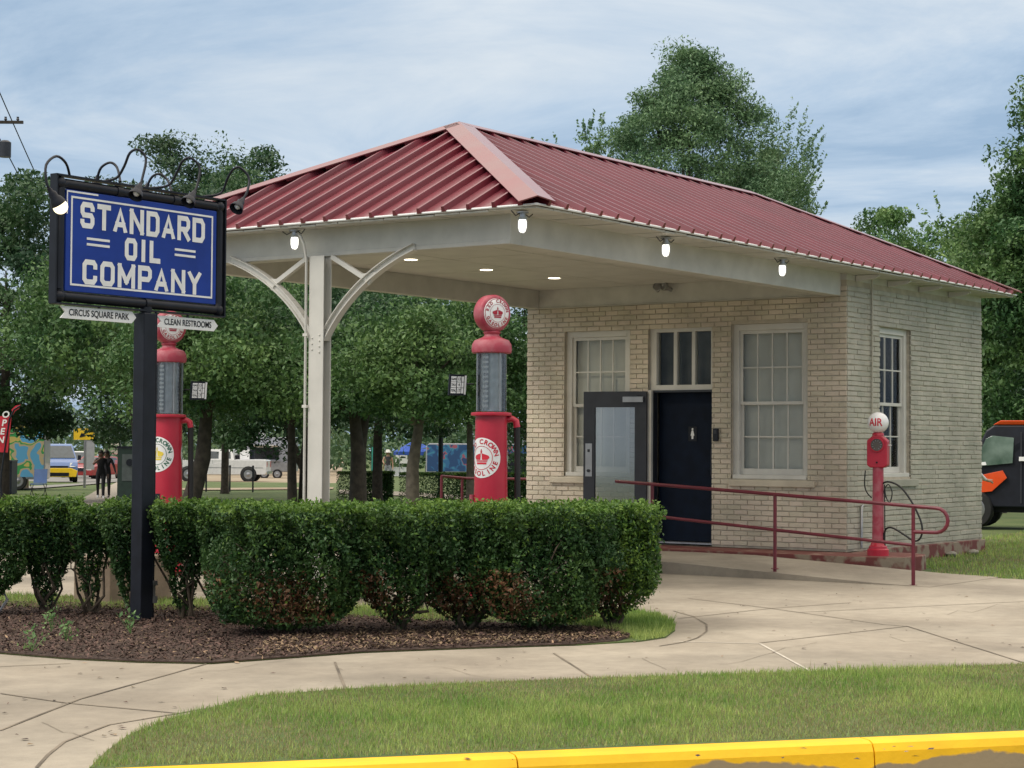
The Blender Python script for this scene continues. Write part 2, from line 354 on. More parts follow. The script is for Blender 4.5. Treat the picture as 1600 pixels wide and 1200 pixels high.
for x0, y0, dx_, dy_, n_ in ((300, 1052, 26, -5, 7), (690, 1046, 20, 6, 6), (1120, 1040, 22, -8, 8), (1290, 985, 24, 5, 8), (60, 1130, 18, 9, 6), (1480, 960, 20, -5, 6), (1000, 1030, 14, 7, 5)):
    pts_ = [(x0+dx_*k+rc.uniform(-5, 5), y0+dy_*k*.6+rc.uniform(-4, 4)) for k in range(n_)]; strip(pts_, .0045, ZG+.004, None, b)
o = b.build('paving_joints', [M_['joint'], M_['jointw']]); fixn(o); tag(o, 'expansion joints crossing the concrete paving', kind='structure')

# lawn strip in front
def inpoly(x, y, poly):
    c = np.zeros(len(x), bool); n = len(poly); j = n-1
    for i in range(n):
        xi, yi = poly[i][:2]; xj, yj = poly[j][:2]
        c ^= ((yi > y) != (yj > y)) & (x < (xj-xi)*(y-yi)/(yj-yi+1e-12)+xi); j = i
    return c
def blades(name, poly, dens, hgt, wid, mats, label, z0=ZG+.01, dryf=None, seed=1, lean=.5):
    r = np.random.default_rng(seed); P = np.array([q[:2] for q in poly]); lo = P.min(0); hi = P.max(0)
    n = int(dens*np.prod(hi-lo)); x = r.uniform(lo[0], hi[0], n); y = r.uniform(lo[1], hi[1], n); k = inpoly(x, y, poly); x = x[k]; y = y[k]; n = len(x)
    patch = 0.5+0.25*np.sin(x*2.1+1.3*np.sin(y*1.7))+0.25*np.sin(y*2.7+1.1*np.sin(x*2.3)+2)
    h = hgt*(0.45+0.75*r.random(n))*(0.6+0.75*patch)*(1+.9*(r.random(n) < .02)); a = r.uniform(0, 2*math.pi, n); ln = h*lean*r.random(n)*1.6; b_ = r.uniform(0, 2*math.pi, n)
    zz = z0+0*x
    v = np.zeros((n, 3, 3)); dxn = np.cos(a)*wid/2; dyn = np.sin(a)*wid/2
    v[:, 0] = np.stack([x-dxn, y-dyn, zz-.005], 1); v[:, 1] = np.stack([x+dxn, y+dyn, zz-.005], 1); v[:, 2] = np.stack([x+np.cos(b_)*ln, y+np.sin(b_)*ln, zz+h], 1)
    me = D.meshes.new(name); me.vertices.add(n*3); me.vertices.foreach_set('co', v.ravel()); me.loops.add(n*3); me.loops.foreach_set('vertex_index', np.arange(n*3))
    me.polygons.add(n); me.polygons.foreach_set('loop_start', np.arange(n)*3)
    for m in mats: me.materials.append(m)
    dr = (r.random(n) < (0.12+0.6*(1-patch)**2)).astype(np.int32)*(len(mats) > 1)
    me.polygons.foreach_set('material_index', dr); me.update(calc_edges=True)
    o = D.objects.new(name, me); C.objects.link(o); tag(o, label, 'grass', kind='stuff'); return o
lawn = [onz(*q) for q in [(140, 1203), (165, 1178), (200, 1152), (260, 1128), (400, 1090), (540, 1079), (700, 1071), (900, 1063), (1100, 1057), (1350, 1049), (1600, 1040), (1750, 1036)]]
lawn = [np.array(q[:2]) for q in lawn]; lawn = lawn+[kB+kd*2.2, kA+kd*(-1.45), ]
lawn = [q-(kn*max(0, ((q-kA) @ kn)+.006)) for q in lawn]
sheet('lawn_soil', lawn, ZG+.012, M_['turf'], 'soil of the front lawn strip behind the kerb')
lawn_in = [q-kn*max(0, .035+((q-kA) @ kn)) if ((q-kA) @ kn) > -.06 else q for q in lawn]
blades('grass', lawn_in, 6200, .036, .0065, [M_['blade'], M_['bladed']], 'short green and yellowing grass of the strip behind the yellow kerb', seed=3)

# planting bed
isl = [onz(*q) for q in [(-260, 1004), (0, 1022), (110, 1031), (220, 1036), (330, 1038), (440, 1030), (560, 1021), (740, 1014), (900, 1009), (1000, 1003), (1040, 997), (1055, 986), (1050, 974), (1028, 963), (990, 956), (850, 953), (660, 953), (500, 947), (300, 938), (0, 930), (-260, 922)]]
sheet('bed_lawn', isl, ZG+.010, M_['turf'], 'grass edge of the planting bed behind the hedge')
blades('grass', isl[9:16]+[onz(930, 985)], 5200, .05, .008, [M_['blade']], 'lush green grass at the rounded tip of the hedge bed', z0=ZG+.010, seed=5)
blades('grass', [isl[15], isl[16], isl[17], isl[18], isl[19], isl[20], onz(-260, 945), onz(0, 952), onz(300, 958), onz(500, 965), onz(660, 975), onz(850, 972), onz(930, 985)], 1800, .05, .009, [M_['blade'], M_['bladed']], 'grass along the rear edge of the hedge bed', z0=ZG+.010, seed=6)
mul = isl[:9]+[onz(*q) for q in [(965, 1004), (985, 998), (960, 988), (850, 978), (660, 972), (500, 964), (300, 952), (0, 944), (-260, 938)]]
sheet('mulch_bed', mul, ZG+.018, M_['mulch'], 'dark brown mulch bed under the hedge', thick=.1)
def chips(poly, n, z0, mats, name, label, frac=.12, seed=2, size=.028, edge=None):
    r = np.random.default_rng(seed); P = np.array([q[:2] for q in poly]); lo = P.min(0); hi = P.max(0)
    x = r.uniform(lo[0], hi[0], n*3); y = r.uniform(lo[1], hi[1], n*3); k = inpoly(x, y, poly); x = x[k][:n]; y = y[k][:n]; n = len(x)
    a = r.uniform(0, 6.28, n); L_ = size*(.5+1.3*r.random(n)); W_ = L_*r.uniform(.18, .5, n); t = r.normal(0, .35, n); z = z0+.004+r.random(n)*.02
    u = np.stack([np.cos(a)*np.cos(t), np.sin(a)*np.cos(t), np.sin(t)], 1)*L_[:, None]/2; s2 = r.normal(0, .4, n)
    w2 = np.stack([-np.sin(a)*np.cos(s2), np.cos(a)*np.cos(s2), np.sin(s2)], 1)*W_[:, None]/2; c = np.stack([x, y, z], 1)
    v = np.stack([c-u-w2*.6, c-u*.2-w2, c+u, c-u*.5+w2], 1); me = D.meshes.new(name); me.vertices.add(n*4); me.vertices.foreach_set('co', v.ravel())
    me.loops.add(n*4); me.loops.foreach_set('vertex_index', np.arange(n*4)); me.polygons.add(n); me.polygons.foreach_set('loop_start', np.arange(n)*4)
    for m in mats: me.materials.append(m)
    me.polygons.foreach_set('material_index', (r.random(n) < frac).astype(np.int32)); me.update(calc_edges=True)
    o = D.objects.new(name, me); C.objects.link(o); tag(o, label, 'mulch', kind='stuff')
chips(mul, 52000, ZG+.018, [M_['chip'], M_['chipl']], 'mulch_chips', 'loose brown bark chips covering the bed by the sign post', frac=.05)
chips([onz(*q) for q in [(400, 1030), (560, 1019), (740, 1012), (900, 1007), (985, 1000), (960, 985), (850, 985), (660, 988), (500, 990), (420, 1000)]], 9000, ZG+.022, [M_['chipl'], M_['chip']], 'dry_clippings', 'pale dry clippings along the front foot of the hedge', frac=.45, seed=9, size=.03)

def litter():
    r = np.random.default_rng(77); P = []
    while len(P) < 170:
        q = onz(r.uniform(-50, 1650), r.uniform(915, 1190)); 
        if inpoly(np.array([q[0]]), np.array([q[1]]), lawn)[0] or inpoly(np.array([q[0]]), np.array([q[1]]), isl)[0] or q[0] > -3: continue
        P.append(q[:2])
    b = MB()
    for x, y in P:
        a = r.uniform(0, 6.28); L_ = r.uniform(.008, .028); W_ = L_*r.uniform(.3, .7); u = np.array([math.cos(a), math.sin(a)]); v = np.array([-u[1], u[0]]); c = np.array([x, y]); z = ZG+.006
        b.mi = int(r.random() < .3); b.add([(*(c-u*L_), z), (*(c-v*W_), z+r.uniform(0, .008)), (*(c+u*L_), z+r.uniform(0, .006)), (*(c+v*W_), z+.004)], [(0, 1, 2, 3)])
    o = b.build('leaf_litter', [M_['chip'], M_['chipl']]); tag(o, 'scattered dry leaf bits and chips on the paving', 'litter', kind='stuff')
litter()
# ------------------------------------------------------------------ building
WY, LB, ZE = 5.03, 4.62, 3.62
def building():
    root = thing('gas_station_building', 'small cream painted brick station with a red hipped metal roof reaching out as a canopy', 'building', (0, 0, 0))
    # openings: front plane X=0 (Y0,Y1,Z0,Z1), side plane Y=0 (X0,X1,Z0,Z1)
    fo = [(.555, 1.69, .90, 2.97), (1.98, 2.99, .0, 2.95), (3.29, 4.38, .90, 2.95)]
    so = [(1.0, 2.02, .93, 2.95)]
    def bricks(b, plane, L, ops, bl, bedj, headj, seed):
        r = random.Random(seed); ch = .0685; nrow = int(3.42/ch)
        for i in range(nrow+1):
            z0 = i*ch+bedj/2; z1 = (i+1)*ch-bedj/2
            if z1 > 3.5: break
            off = (bl/2 if i % 2 else 0); k = -1
            while True:
                a = k*bl+off+headj/2; c = a+bl-headj; k += 1
                if a > L: break
                a = max(a, 0.0); c = min(c, L)
                if c-a < .02: continue
                segs = [(a, c)]
                for o in ops:
                    if z1 > o[2]-.001 and z0 < o[3]+.001:
                        ns = []
                        for s_ in segs:
                            if s_[1] <= o[0] or s_[0] >= o[1]: ns.append(s_); continue
                            if s_[0] < o[0]: ns.append((s_[0], o[0]))
                            if s_[1] > o[1]: ns.append((o[1], s_[1]))
                        segs = ns
                for s_ in segs:
                    if s_[1]-s_[0] < .015: continue
                    jj = 1.0 if plane == 'X' else 1.7; p = .012+jj*r.uniform(-.003, .003); dz = jj*r.uniform(-.0018, .0018)+.004*math.sin(s_[0]*1.3+i*.9); t0 = jj*r.uniform(-.002, .002)
                    q = [(s_[0], z0+dz), (s_[1], z0+dz+t0*.6), (s_[1], z1+dz+t0*.6), (s_[0], z1+dz)]
                    ins = .003
                    qi = [(s_[0]+ins, z0+dz+ins), (s_[1]-ins, z0+dz+t0*.6+ins), (s_[1]-ins, z1+dz+t0*.6-ins), (s_[0]+ins, z1+dz-ins)]
                    if plane == 'X': vs = [(.012, y, z) for y, z in q]+[(-p+.003, y, z) for y, z in q]+[(-p, y, z) for y, z in qi]
                    else: vs = [(x, .012, z) for x, z in q]+[(x, -p+.003, z) for x, z in q]+[(x, -p, z) for x, z in qi]
                    fs = [(8, 9, 10, 11)]
                    for e in range(4):
                        f = (e+1) % 4; fs += [(e, f, 4+f, 4+e), (4+e, 4+f, 8+f, 8+e)]
                    b.add(vs, fs)
    def holes(b, plane, L, H, ops, d0, d1):      # wall slab with rectangular openings
        ys = sorted({0, L} | {o[0] for o in ops} | {o[1] for o in ops}); zs = sorted({-.02, H} | {o[2] for o in ops} | {o[3] for o in ops})
        for i in range(len(ys)-1):
            for j in range(len(zs)-1):
                cy = (ys[i]+ys[i+1])/2; cz = (zs[j]+zs[j+1])/2
                if any(o[0] < cy < o[1] and o[2] < cz < o[3] for o in ops): continue
                if plane == 'X': b.box((d0, ys[i], zs[j]), (d1, ys[i+1], zs[j+1]))
                else: b.box((ys[i], d0, zs[j]), (ys[i+1], d1, zs[j+1]))
    wf = MB(); holes(wf, 'X', WY, 3.5, fo, 0.0, .28); wf.mi = 1; bricks(wf, 'X', WY, fo, .205, .013, .010, 1)
    o = wf.build('front_wall', [M_['mortar'], M_['brick']], root); fixn(o)
    ws = MB(); so2 = [(a-.281, b-.281, c, d) for a, b, c, d in so]
    holes(ws, 'Y', LB, 3.5, so, .0, .28); ws.v = [((x if x > .01 or y > .3 else x+.281), y, z) for x, y, z in ws.v]
    ws.mi = 1; bricks(ws, 'Y', LB, so, .205, .015, .003, 2)
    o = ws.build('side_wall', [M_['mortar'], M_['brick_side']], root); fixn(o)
    wb = MB(); wb.box((LB-.28, .281, -.02), (LB, WY, 3.5)); wb.box((.281, WY-.28, -.02), (LB-.281, WY, 3.5)); wb.build('rear_wall', M_['brick'], root)
    fd = MB(); fd.box((.3, -.045, -.45), (LB+.05, .2, -.021)); fd.box((LB-.2, .201, -.45), (LB+.05, WY+.05, -.021)); o = fd.build('foundation', M_['slabedge'], root, bevel=.012)
    # inner floor & ceiling dark
    fl = MB(); fl.box((.30, .3, -.05), (LB-.3, WY-.3, .02)); fl.build('floor', M_['conc2'], root)
    # header course shadow line above windows (soldier course, slightly proud)
    # sills
    for (a, b_) in ((.44, 1.70), (3.16, 4.60)):
        s = MB(); s.box((-.055, a, .80), (.10, b_, .885)); s.build('brick_sill', M_['brick'], root, bevel=.008)
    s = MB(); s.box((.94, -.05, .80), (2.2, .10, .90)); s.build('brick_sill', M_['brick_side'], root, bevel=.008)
    # windows
    def window(y0, y1, z0, z1, cols, plane='X', blind=True, rows=2):
        def fr(q): return q if plane == 'X' else (q[1], q[0], q[2])
        wroot = None
        f = MB(); t = .085; d0, d1 = .055, .17
        f.box((d0, y0, z0), (d1, y0+t, z1), fr); f.box((d0, y1-t, z0), (d1, y1, z1), fr); f.box((d0, y0+t, z1-t), (d1, y1-t, z1), fr); f.box((d0-.05, y0+t*.2, z0), (d1, y1-t*.2, z0+.055), fr)
        wo = f.build('window', M_['white'], root); fixn(wo); b_ = wo.modifiers.new('b', 'BEVEL'); b_.width = .004
        ya, yb = y0+t+.002, y1-t-.002; za, zb = z0+.057, z1-t-.002; zm = (za+zb)/2-.01
        for (s0, s1, dx, nm) in ((zm-.02, zb, .085, 'upper_sash'), (za, zm+.02, .115, 'lower_sash')):
            s = MB(); r = .042; bot = r if nm == 'upper_sash' else .08
            s.box((dx, ya, s0), (dx+.028, ya+r, s1), fr); s.box((dx, yb-r, s0), (dx+.028, yb, s1), fr); s.box((dx, ya+r, s1-r), (dx+.028, yb-r, s1), fr); s.box((dx, ya+r, s0), (dx+.028, yb-r, s0+bot), fr)
            gy0, gy1, gz0, gz1 = ya+r, yb-r, s0+bot, s1-r
            for c in range(1, cols): yy = gy0+(gy1-gy0)*c/cols; s.box((dx+.004, yy-.009, gz0), (dx+.024, yy+.009, gz1), fr)
            for c in range(1, rows): zz = gz0+(gz1-gz0)*c/rows; s.box((dx+.006, gy0, zz-.009), (dx+.022, gy1, zz+.009), fr)
            so_ = s.build(nm, M_['white'], wo); fixn(so_)
            gm = MB(); gm.box((dx+.012, gy0, gz0), (dx+.015, gy1, gz1), fr); g_ = fixn(gm.build('pane', M_['glass'], wo))
        s = MB(); 
        if blind:
            s.box((.20, ya, z0+.03), (.21, yb, z1-.03), fr); s.build('blind', M_['blind'], wo)
        else:
            s.box((.24, ya-.0, z0+.03), (.25, yb, z1-.03), fr); s.build('room_backing', M_['greyint'], wo)
        return wo
    M_['greyint'] = mat('dim_interior', (.035, .045, .05), .8, col2=(.12, .13, .13), scale=1.4)  # backing panels behind the panes carry the unlit room's darkness in their colour
    window(.555, 1.69, .90, 2.97, 4); window(3.29, 4.38, .90, 2.95, 4); window(1.0, 2.02, .93, 2.95, 3, 'Y', False)
    # transom over the door
    f = MB(); y0, y1, z0, z1 = 1.98, 2.99, 2.10, 2.95; t = .05
    f.box((.05, y0, z0), (.16, y0+t, z1)); f.box((.05, y1-t-.05, z0), (.16, y1, z1)); f.box((.05, y0+t, z1-t), (.16, y1-t-.05, z1)); f.box((.05, y0+t, z0), (.16, y1-t-.05, z0+.07))
    for c in (1, 2): yy = y0+t+(y1-y0-2*t-.05)*c/3; f.box((.07, yy-.024, z0+.07), (.15, yy+.024, z1-t))
    tr = f.build('transom_window', M_['white'], root); g_ = MB(); g_.box((.11, y0+t, z0+.07), (.113, y1-t-.05, z1-t)); g_.build('pane', M_['glass'], tr)
    g_ = MB(); g_.box((.23, y0, z0), (.24, y1, z1)); g_.build('room_backing', M_['greyint'], tr)  # flat panel, dim room shade in its colour
    # door frame
    f = MB(); f.box((.03, 1.98, .0), (.14, 2.012, 2.07)); f.box((.03, 2.925, .0), (.14, 2.99, 2.07)); f.box((.03, 1.98, 2.07), (.14, 2.99, 2.098)); f.build('door_frame', M_['charcoal'], root)
    f = MB(); f.box((-.02, 2.93, .0), (.028, 2.988, 2.10)); f.build('door_jamb', M_['white'], root)
    f = MB(); f.box((.0, 1.98, -.018), (.30, 2.99, .022)); f.build('threshold', M_['steel'], root)
    d = MB(); d.box((.20, 2.0, .03), (.245, 2.93, 2.085)); do = d.build('inner_door', M_['navy'], root); do['label'] = 'navy inner door with a restroom plate'
    p_ = MB(); p_.box((.192, 2.33, 1.40), (.1985, 2.46, 1.60)); p_.mi = 1
    # woman pictogram: head and dress
    p_.add([(.189, 2.395+.014*math.cos(a), 1.565+.014*math.sin(a)) for a in [i*math.pi/5 for i in range(10)]], [tuple(range(10))])
    p_.add([(.189, 2.395+y, z) for y, z in [(-.012, 1.548), (.012, 1.548), (.03, 1.475), (.016, 1.475), (.014, 1.43), (-.014, 1.43), (-.016, 1.475), (-.03, 1.475)]], [tuple(range(8))])
    p_.build('restroom_plate', [M_['black'], M_['signwhite']], do)
    p_ = MB(); p_.box((.190, 2.03, .93), (.198, 2.11, 1.29)); p_.tube([(.19, 2.07, 1.02), (.14, 2.07, 1.03), (.14, 2.07, 1.2), (.19, 2.07, 1.21)], .009); p_.build('pull_handle', M_['charcoal'], do)
    # open outer door leaf, hinged at the left jamb
    hinge = Vector((-.03, 2.985, 0)); ang = rad(9.0)
    def dl(q): x, y, z = q; return hinge+Vector((-(x*math.cos(ang)+0)+0-y*math.sin(ang), -x*math.sin(ang)+y*math.cos(ang), z))
    W = .945; b = MB(); H0, H1 = .035, 2.085
    for a, c in (((0, 0, H0), (.045, .17, H1)), ((0, W-.17, H0), (.045, W, H1)), ((0, .17, H1-.22), (.045, W-.17, H1)), ((0, .17, H0), (.045, W-.17, .39))): b.box(a, c, dl)
    ld = b.build('open_door', M_['charcoal'], root); fixn(ld); ld['label'] = 'charcoal framed glass door standing open against the wall'
    b = MB(); b.box((.018, .17, .39), (.024, W-.17, H1-.22), dl); fixn(b.build('door_glass', M_['dglass'], ld))
    b = MB(); b.box((.046, W-.135, .90), (.054, W-.035, 1.36), dl); b.mi = 1; b.box((.054, W-.10, 1.24), (.062, W-.07, 1.28), dl); b.tube([dl((.06, W-.085, .98)), dl((.075, W-.085, .98))], .022, 12); fixn(b.build('lock_plate', [M_['steel'], M_['charcoal']], ld))
    b = MB(); b.box((.046, .03, H1-.15), (.10, .33, H1-.075), dl); b.mi = 1; b.box((.10, .10, H1-.07), (.115, .30, H1-.05), dl); fixn(b.build('door_closer', [M_['steel'], M_['charcoal']], ld))
    b = MB(); b.box((.047, .61, .33), (.05, .72, .52), dl); fixn(b.build('orange_sticker', mat('orange_sticker', (.75, .26, .01), .5), ld))
    # board over the front wall and ceiling
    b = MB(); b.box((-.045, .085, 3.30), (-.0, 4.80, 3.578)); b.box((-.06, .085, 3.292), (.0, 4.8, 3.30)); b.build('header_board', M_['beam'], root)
    XB, YB, zb, zt = -7.44, .07, 3.29, 3.60
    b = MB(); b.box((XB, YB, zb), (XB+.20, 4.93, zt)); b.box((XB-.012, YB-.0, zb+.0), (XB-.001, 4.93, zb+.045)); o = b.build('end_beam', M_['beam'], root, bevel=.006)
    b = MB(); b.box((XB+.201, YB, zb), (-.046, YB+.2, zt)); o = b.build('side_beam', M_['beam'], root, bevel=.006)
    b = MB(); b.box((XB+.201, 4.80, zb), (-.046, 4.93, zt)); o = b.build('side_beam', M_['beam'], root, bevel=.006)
    # beam stubs over the walls
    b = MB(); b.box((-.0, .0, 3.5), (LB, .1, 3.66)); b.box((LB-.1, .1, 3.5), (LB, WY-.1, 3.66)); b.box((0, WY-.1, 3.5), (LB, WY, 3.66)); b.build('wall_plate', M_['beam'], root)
    # ceiling panels with grooves
    b = MB(); xs = np.linspace(XB+.205, -.05, 6); ys = [YB+.205, 1.9, 3.15, 4.795]
    for i in range(5):
        for j in range(3): b.box((xs[i]+.010, ys[j]+.010, 3.556), (xs[i+1]-.010, ys[j+1]-.010, 3.582))
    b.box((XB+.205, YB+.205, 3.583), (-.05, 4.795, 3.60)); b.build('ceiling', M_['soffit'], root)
    # roof -------------------------------------------------------------
    X0, X1, Y0, Y1 = -7.76, 4.80, -.46, 5.49; YM = 2.515; AX, BX, ZR = -5.04, 2.10, 4.985
    b = MB()
    A = (AX, YM, ZR); B = (BX, YM, ZR); c = [(X0, Y0, ZE), (X1, Y0, ZE), (X1, Y1, ZE), (X0, Y1, ZE)]
    b.add([*c, A, B], [(0, 1, 5, 4), (1, 2, 5), (2, 3, 4, 5), (3, 0, 4)])
    rf = b.build('roof', M_['roof'], root)
    # ribs
    rb = MB(); hh, w0, w1 = .056, .055, .030
    def rib(p, q, up, side):
        p, q, up, side = Vector(p), Vector(q), Vector(up), Vector(side); d = (q-p).normalized(); p = p-d*.035
        vs = []
        for e in (p, q): vs += [e-side*w0/2, e-side*w1/2+up*hh, e+side*w1/2+up*hh, e+side*w0/2]
        rb.add(vs, [(0, 1, 2, 3), (7, 6, 5, 4), (0, 4, 5, 1), (1, 5, 6, 2), (2, 6, 7, 3)])
    # side faces: ribs run in Y
    dy = YM-Y0; dz = ZR-ZE; nl = math.hypot(dy, dz); pitch = .305
    k = 0; x = X0+.16
    while x < X1-.05:
        def hip(xx):
            if xx < AX: return (xx-X0)/(AX-X0)
            if xx > BX: return (X1-xx)/(X1-BX)
            return 1.0
        f = hip(x)
        for sg, ye in ((1, Y0), (-1, Y1)):
            up = (0, -sg*dz/nl, dy/nl); rib((x, ye, ZE), (x, ye+sg*dy*f, ZE+dz*f), up, (1, 0, 0))
        x += pitch
    y = Y0+.17; dxe = AX-X0; nle = math.hypot(dxe, dz)
    while y < Y1-.05:
        f = (y-Y0)/dy if y < YM else (Y1-y)/(Y1-YM)
        rib((X0, y, ZE), (X0+dxe*f, y, ZE+dz*f), (-dz/nle, 0, dxe/nle), (0, 1, 0))
        dxb = X1-BX; nb_ = math.hypot(dxb, dz); rib((X1, y, ZE), (X1-dxb*f, y, ZE+dz*f), (dz/nb_, 0, dxb/nb_), (0, 1, 0)); y += pitch
    o = rb.build('standing_seams', M_['roof'], rf); fixn(o)
    # hip and ridge caps: two wings raised over the ribs
    def capp(P0, P1, n1, n2, w=.19):
        P0, P1, n1, n2 = Vector(P0), Vector(P1), Vector(n1).normalized(), Vector(n2).normalized(); d = (P1-P0).normalized(); u = (n1+n2).normalized()
        t1 = n1.cross(d); t1 = t1 if t1.dot(n2) < 0 else -t1; t2 = n2.cross(d); t2 = t2 if t2.dot(n1) < 0 else -t2
        r = []
        for e in (P0, P1):
            top = e+u*(hh+.02)/max(.5, u.dot(n1)); r += [top, top+t1*w, top+t2*w, top+t1*w-n1*.012-t1*.0, top+t2*w-n2*.012]
            r += [top-u*.012]
        cb = MB(); cb.add(r, [(0, 1, 7, 6), (0, 6, 8, 2), (1, 3, 9, 7), (2, 8, 10, 4), (0, 5, 3, 1), (0, 2, 4, 5), (6, 7, 9, 11), (6, 11, 10, 8), (3, 5, 11, 9), (5, 4, 10, 11)])
        return cb
    nS = (0, -dz, dy); nN = (0, dz, dy); nW = (-dz, 0, dxe); nE = (dz, 0, X1-BX)
    def ext(p, q, e): p, q = Vector(p), Vector(q); return tuple(q+(q-p).normalized()*e)
    for P0, P1, a, b_, nm in ((A, ext(A, c[0], .03), nW, nS, 'hip_cap'), (A, ext(A, c[3], .03), nW, nN, 'hip_cap'), (B, ext(B, c[1], .03), nE, nS, 'hip_cap'), (B, ext(B, c[2], .03), nE, nN, 'hip_cap'), (A, B, nS, nN, 'ridge_cap')):
        o = capp(P0, P1, a, b_, .19 if nm == 'hip_cap' else .16).build(nm, M_['roofcap'], rf); fixn(o)
    # eave drip edge (white) and soffit boards
    g = MB(); e = .012
    ring = [(X0-e, Y0-e), (X1+e, Y0-e), (X1+e, Y1+e), (X0-e, Y1+e)]
    for i in range(4):
        p, q = ring[i], ring[(i+1) % 4]; g.tube([(p[0], p[1], ZE-.012), (q[0], q[1], ZE-.012)], .013, 8)
    g.build('gutter', M_['gutter'], rf, smooth=60)
    # soffit: short boards following the rafters, small gaps between
    sf = MB(); r = random.Random(5)
    def soff(p0, p1, inn, zi, lo=.045):
        p0 = np.array(p0); p1 = np.array(p1); Ltot = np.hypot(*(p1-p0)); d = (p1-p0)/Ltot; s = 0.0; inn = np.array(inn)
        while s < Ltot-.02:
            w_ = min(r.uniform(.2, .36), Ltot-s); g_ = .006; a = p0+d*(s+g_); b2 = p0+d*(s+w_-g_); dzz = r.uniform(-.004, .004)
            sf.prism([(*a, ZE-lo+dzz), (*b2, ZE-lo+dzz), (*(b2+inn), zi+dzz), (*(a+inn), zi+dzz)], (0, 0, .018)); s += w_
    zi = ZE-.035
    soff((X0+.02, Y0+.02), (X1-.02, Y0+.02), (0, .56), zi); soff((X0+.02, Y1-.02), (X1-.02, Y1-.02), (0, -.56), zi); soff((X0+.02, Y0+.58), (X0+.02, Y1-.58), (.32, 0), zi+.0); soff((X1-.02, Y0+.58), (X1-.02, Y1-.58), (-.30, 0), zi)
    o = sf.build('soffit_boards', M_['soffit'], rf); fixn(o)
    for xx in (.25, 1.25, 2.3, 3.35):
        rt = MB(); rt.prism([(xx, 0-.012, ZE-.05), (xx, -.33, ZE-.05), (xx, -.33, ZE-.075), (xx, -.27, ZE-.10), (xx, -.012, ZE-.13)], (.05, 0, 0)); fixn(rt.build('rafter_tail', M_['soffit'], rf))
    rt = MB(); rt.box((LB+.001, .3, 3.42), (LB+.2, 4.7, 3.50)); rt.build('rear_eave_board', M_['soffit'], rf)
    # conduit on the side wall
    b = MB(); b.tube([(.70, -.035, 3.56), (.70, -.035, 2.0), (.70, -.035, 1.75)], .013, 8); b.build('conduit', M_['brick_side'], root, smooth=60)
    b = MB(); b.tube([(.36, -.04, .02), (.36, -.04, .55), (.42, -.03, .57)], .016, 8); b.build('conduit', M_['steel'], root, smooth=60)
    return root
B_ = building()

# porch slab (red worn concrete) and ramp
b = MB(); pts = [(-.78, 5.2), (-.78, -.35), (-.72, -.75), (-.5, -1.02), (-.1, -1.08), (.25, -.98), (.45, -.7), (.5, -.06), (-.02, -.06), (-.02, 5.2)]
b.prism([(x, y, -.025) for x, y in pts], (0, 0, -.22)); b.mi = 0
o = b.build('porch_slab', [M_['slab'], M_['slabedge']], bevel=.012); fixn(o)
for p in o.data.polygons:
    if abs(p.normal.z) < .5: p.material_index = 1
tag(o, 'worn red painted concrete slab around the foot of the brick walls', 'slab')
b = MB(); xf, xb = -2.86, -.785; ys = [(-2.35, ZG+.003), (-1.6, ZG+.02), (.9, -.06), (5.0, -.05)]
for (ya, za), (yb, zb) in zip(ys[:-1], ys[1:]):
    b.add([(xf, ya, za), (xb, ya, za), (xb, yb, zb), (xf, yb, zb), (xf, ya, -.3), (xb, ya, -.3), (xb, yb, -.3), (xf, yb, -.3)], [(0, 1, 2, 3), (0, 3, 7, 4), (1, 5, 6, 2)])
b.add([(xf, 5, -.05), (xb, 5, -.05), (xb, 5, -.3), (xf, 5, -.3)], [(0, 1, 2, 3)])
o = b.build('wheelchair_ramp', M_['concrete']); fixn(o); tag(o, 'low concrete ramp rising to the open door', 'ramp')

def rail(pl, r, n=8): return MB().tube(pl, r, n)
def railing():
    X = -2.78
    def q(px, py): v = onax(px, py, 0, X); return Vector(v)
    root = thing('handrail', 'maroon two rail pipe handrail along the ramp with a looped end', 'railing', tuple(onax(1427, 915, 0, X)))
    inv = Matrix.Translation(-root.location)
    def bd(b, nm): return b.build(nm, M_['maroon'], root, smooth=50, fr=lambda v: inv @ Vector(v))
    R = .021
    a = q(962, 752); c = q(1427, 791); e = Vector((X, c.y-.27, c.z-.015)); lo = q(1427, 831)
    path = [a, q(1019, 756.5), q(1211, 772.5), c, e]
    # rounded return loop
    cz = (e.z+lo.z)/2; rr = (e.z-lo.z)/2
    for k in range(1, 8):
        t = math.pi*k/8; path.append(Vector((X, e.y-rr*1.0*math.sin(t), cz+rr*math.cos(t))))
    path += [Vector((X, e.y, lo.z)), lo]
    bd(MB().tube(path, R, 10), 'top_rail')
    bd(MB().tube([q(1019, 806), q(1211, 828), q(1427, 852)], R*.9, 10), 'lower_rail')
    for px, top, bot in ((1427, 791, 915), (1211, 772, 889), (1019, 756, 884)):
        t_ = q(px, top); bot_ = q(px, bot); bd(MB().tube([t_, (t_.x, t_.y, bot_.z-.03)], R, 10).lathe([(.045, 0), (.045, .008)], (t_.x, t_.y, bot_.z), 12), 'post')
railing()
def railing2():
    Y = 6.6
    a = onax(690, 744, 1, Y); c = onax(857, 749, 1, 5.35)
    root = thing('handrail', 'maroon handrail beyond the left pump side of the building wall', 'railing', (a[0], a[1], terr(a[0], a[1])))
    inv = Matrix.Translation(-root.location); m = MB().tube([tuple(a), (c[0]-.4, a[1], c[2]+.0), tuple(c)], .022, 10); fr = lambda v: inv @ Vector(v)
    m.build('top_rail', M_['maroon'], root, smooth=50, fr=fr)
    for t in (0.0, .86):
        p = Vector(a).lerp(Vector((c[0]-.4, a[1], c[2])), t); MB().tube([p, (p.x, p.y, terr(p.x, p.y)-.02)], .022, 10).build('post', M_['maroon'], root, smooth=50, fr=fr)
railing2()

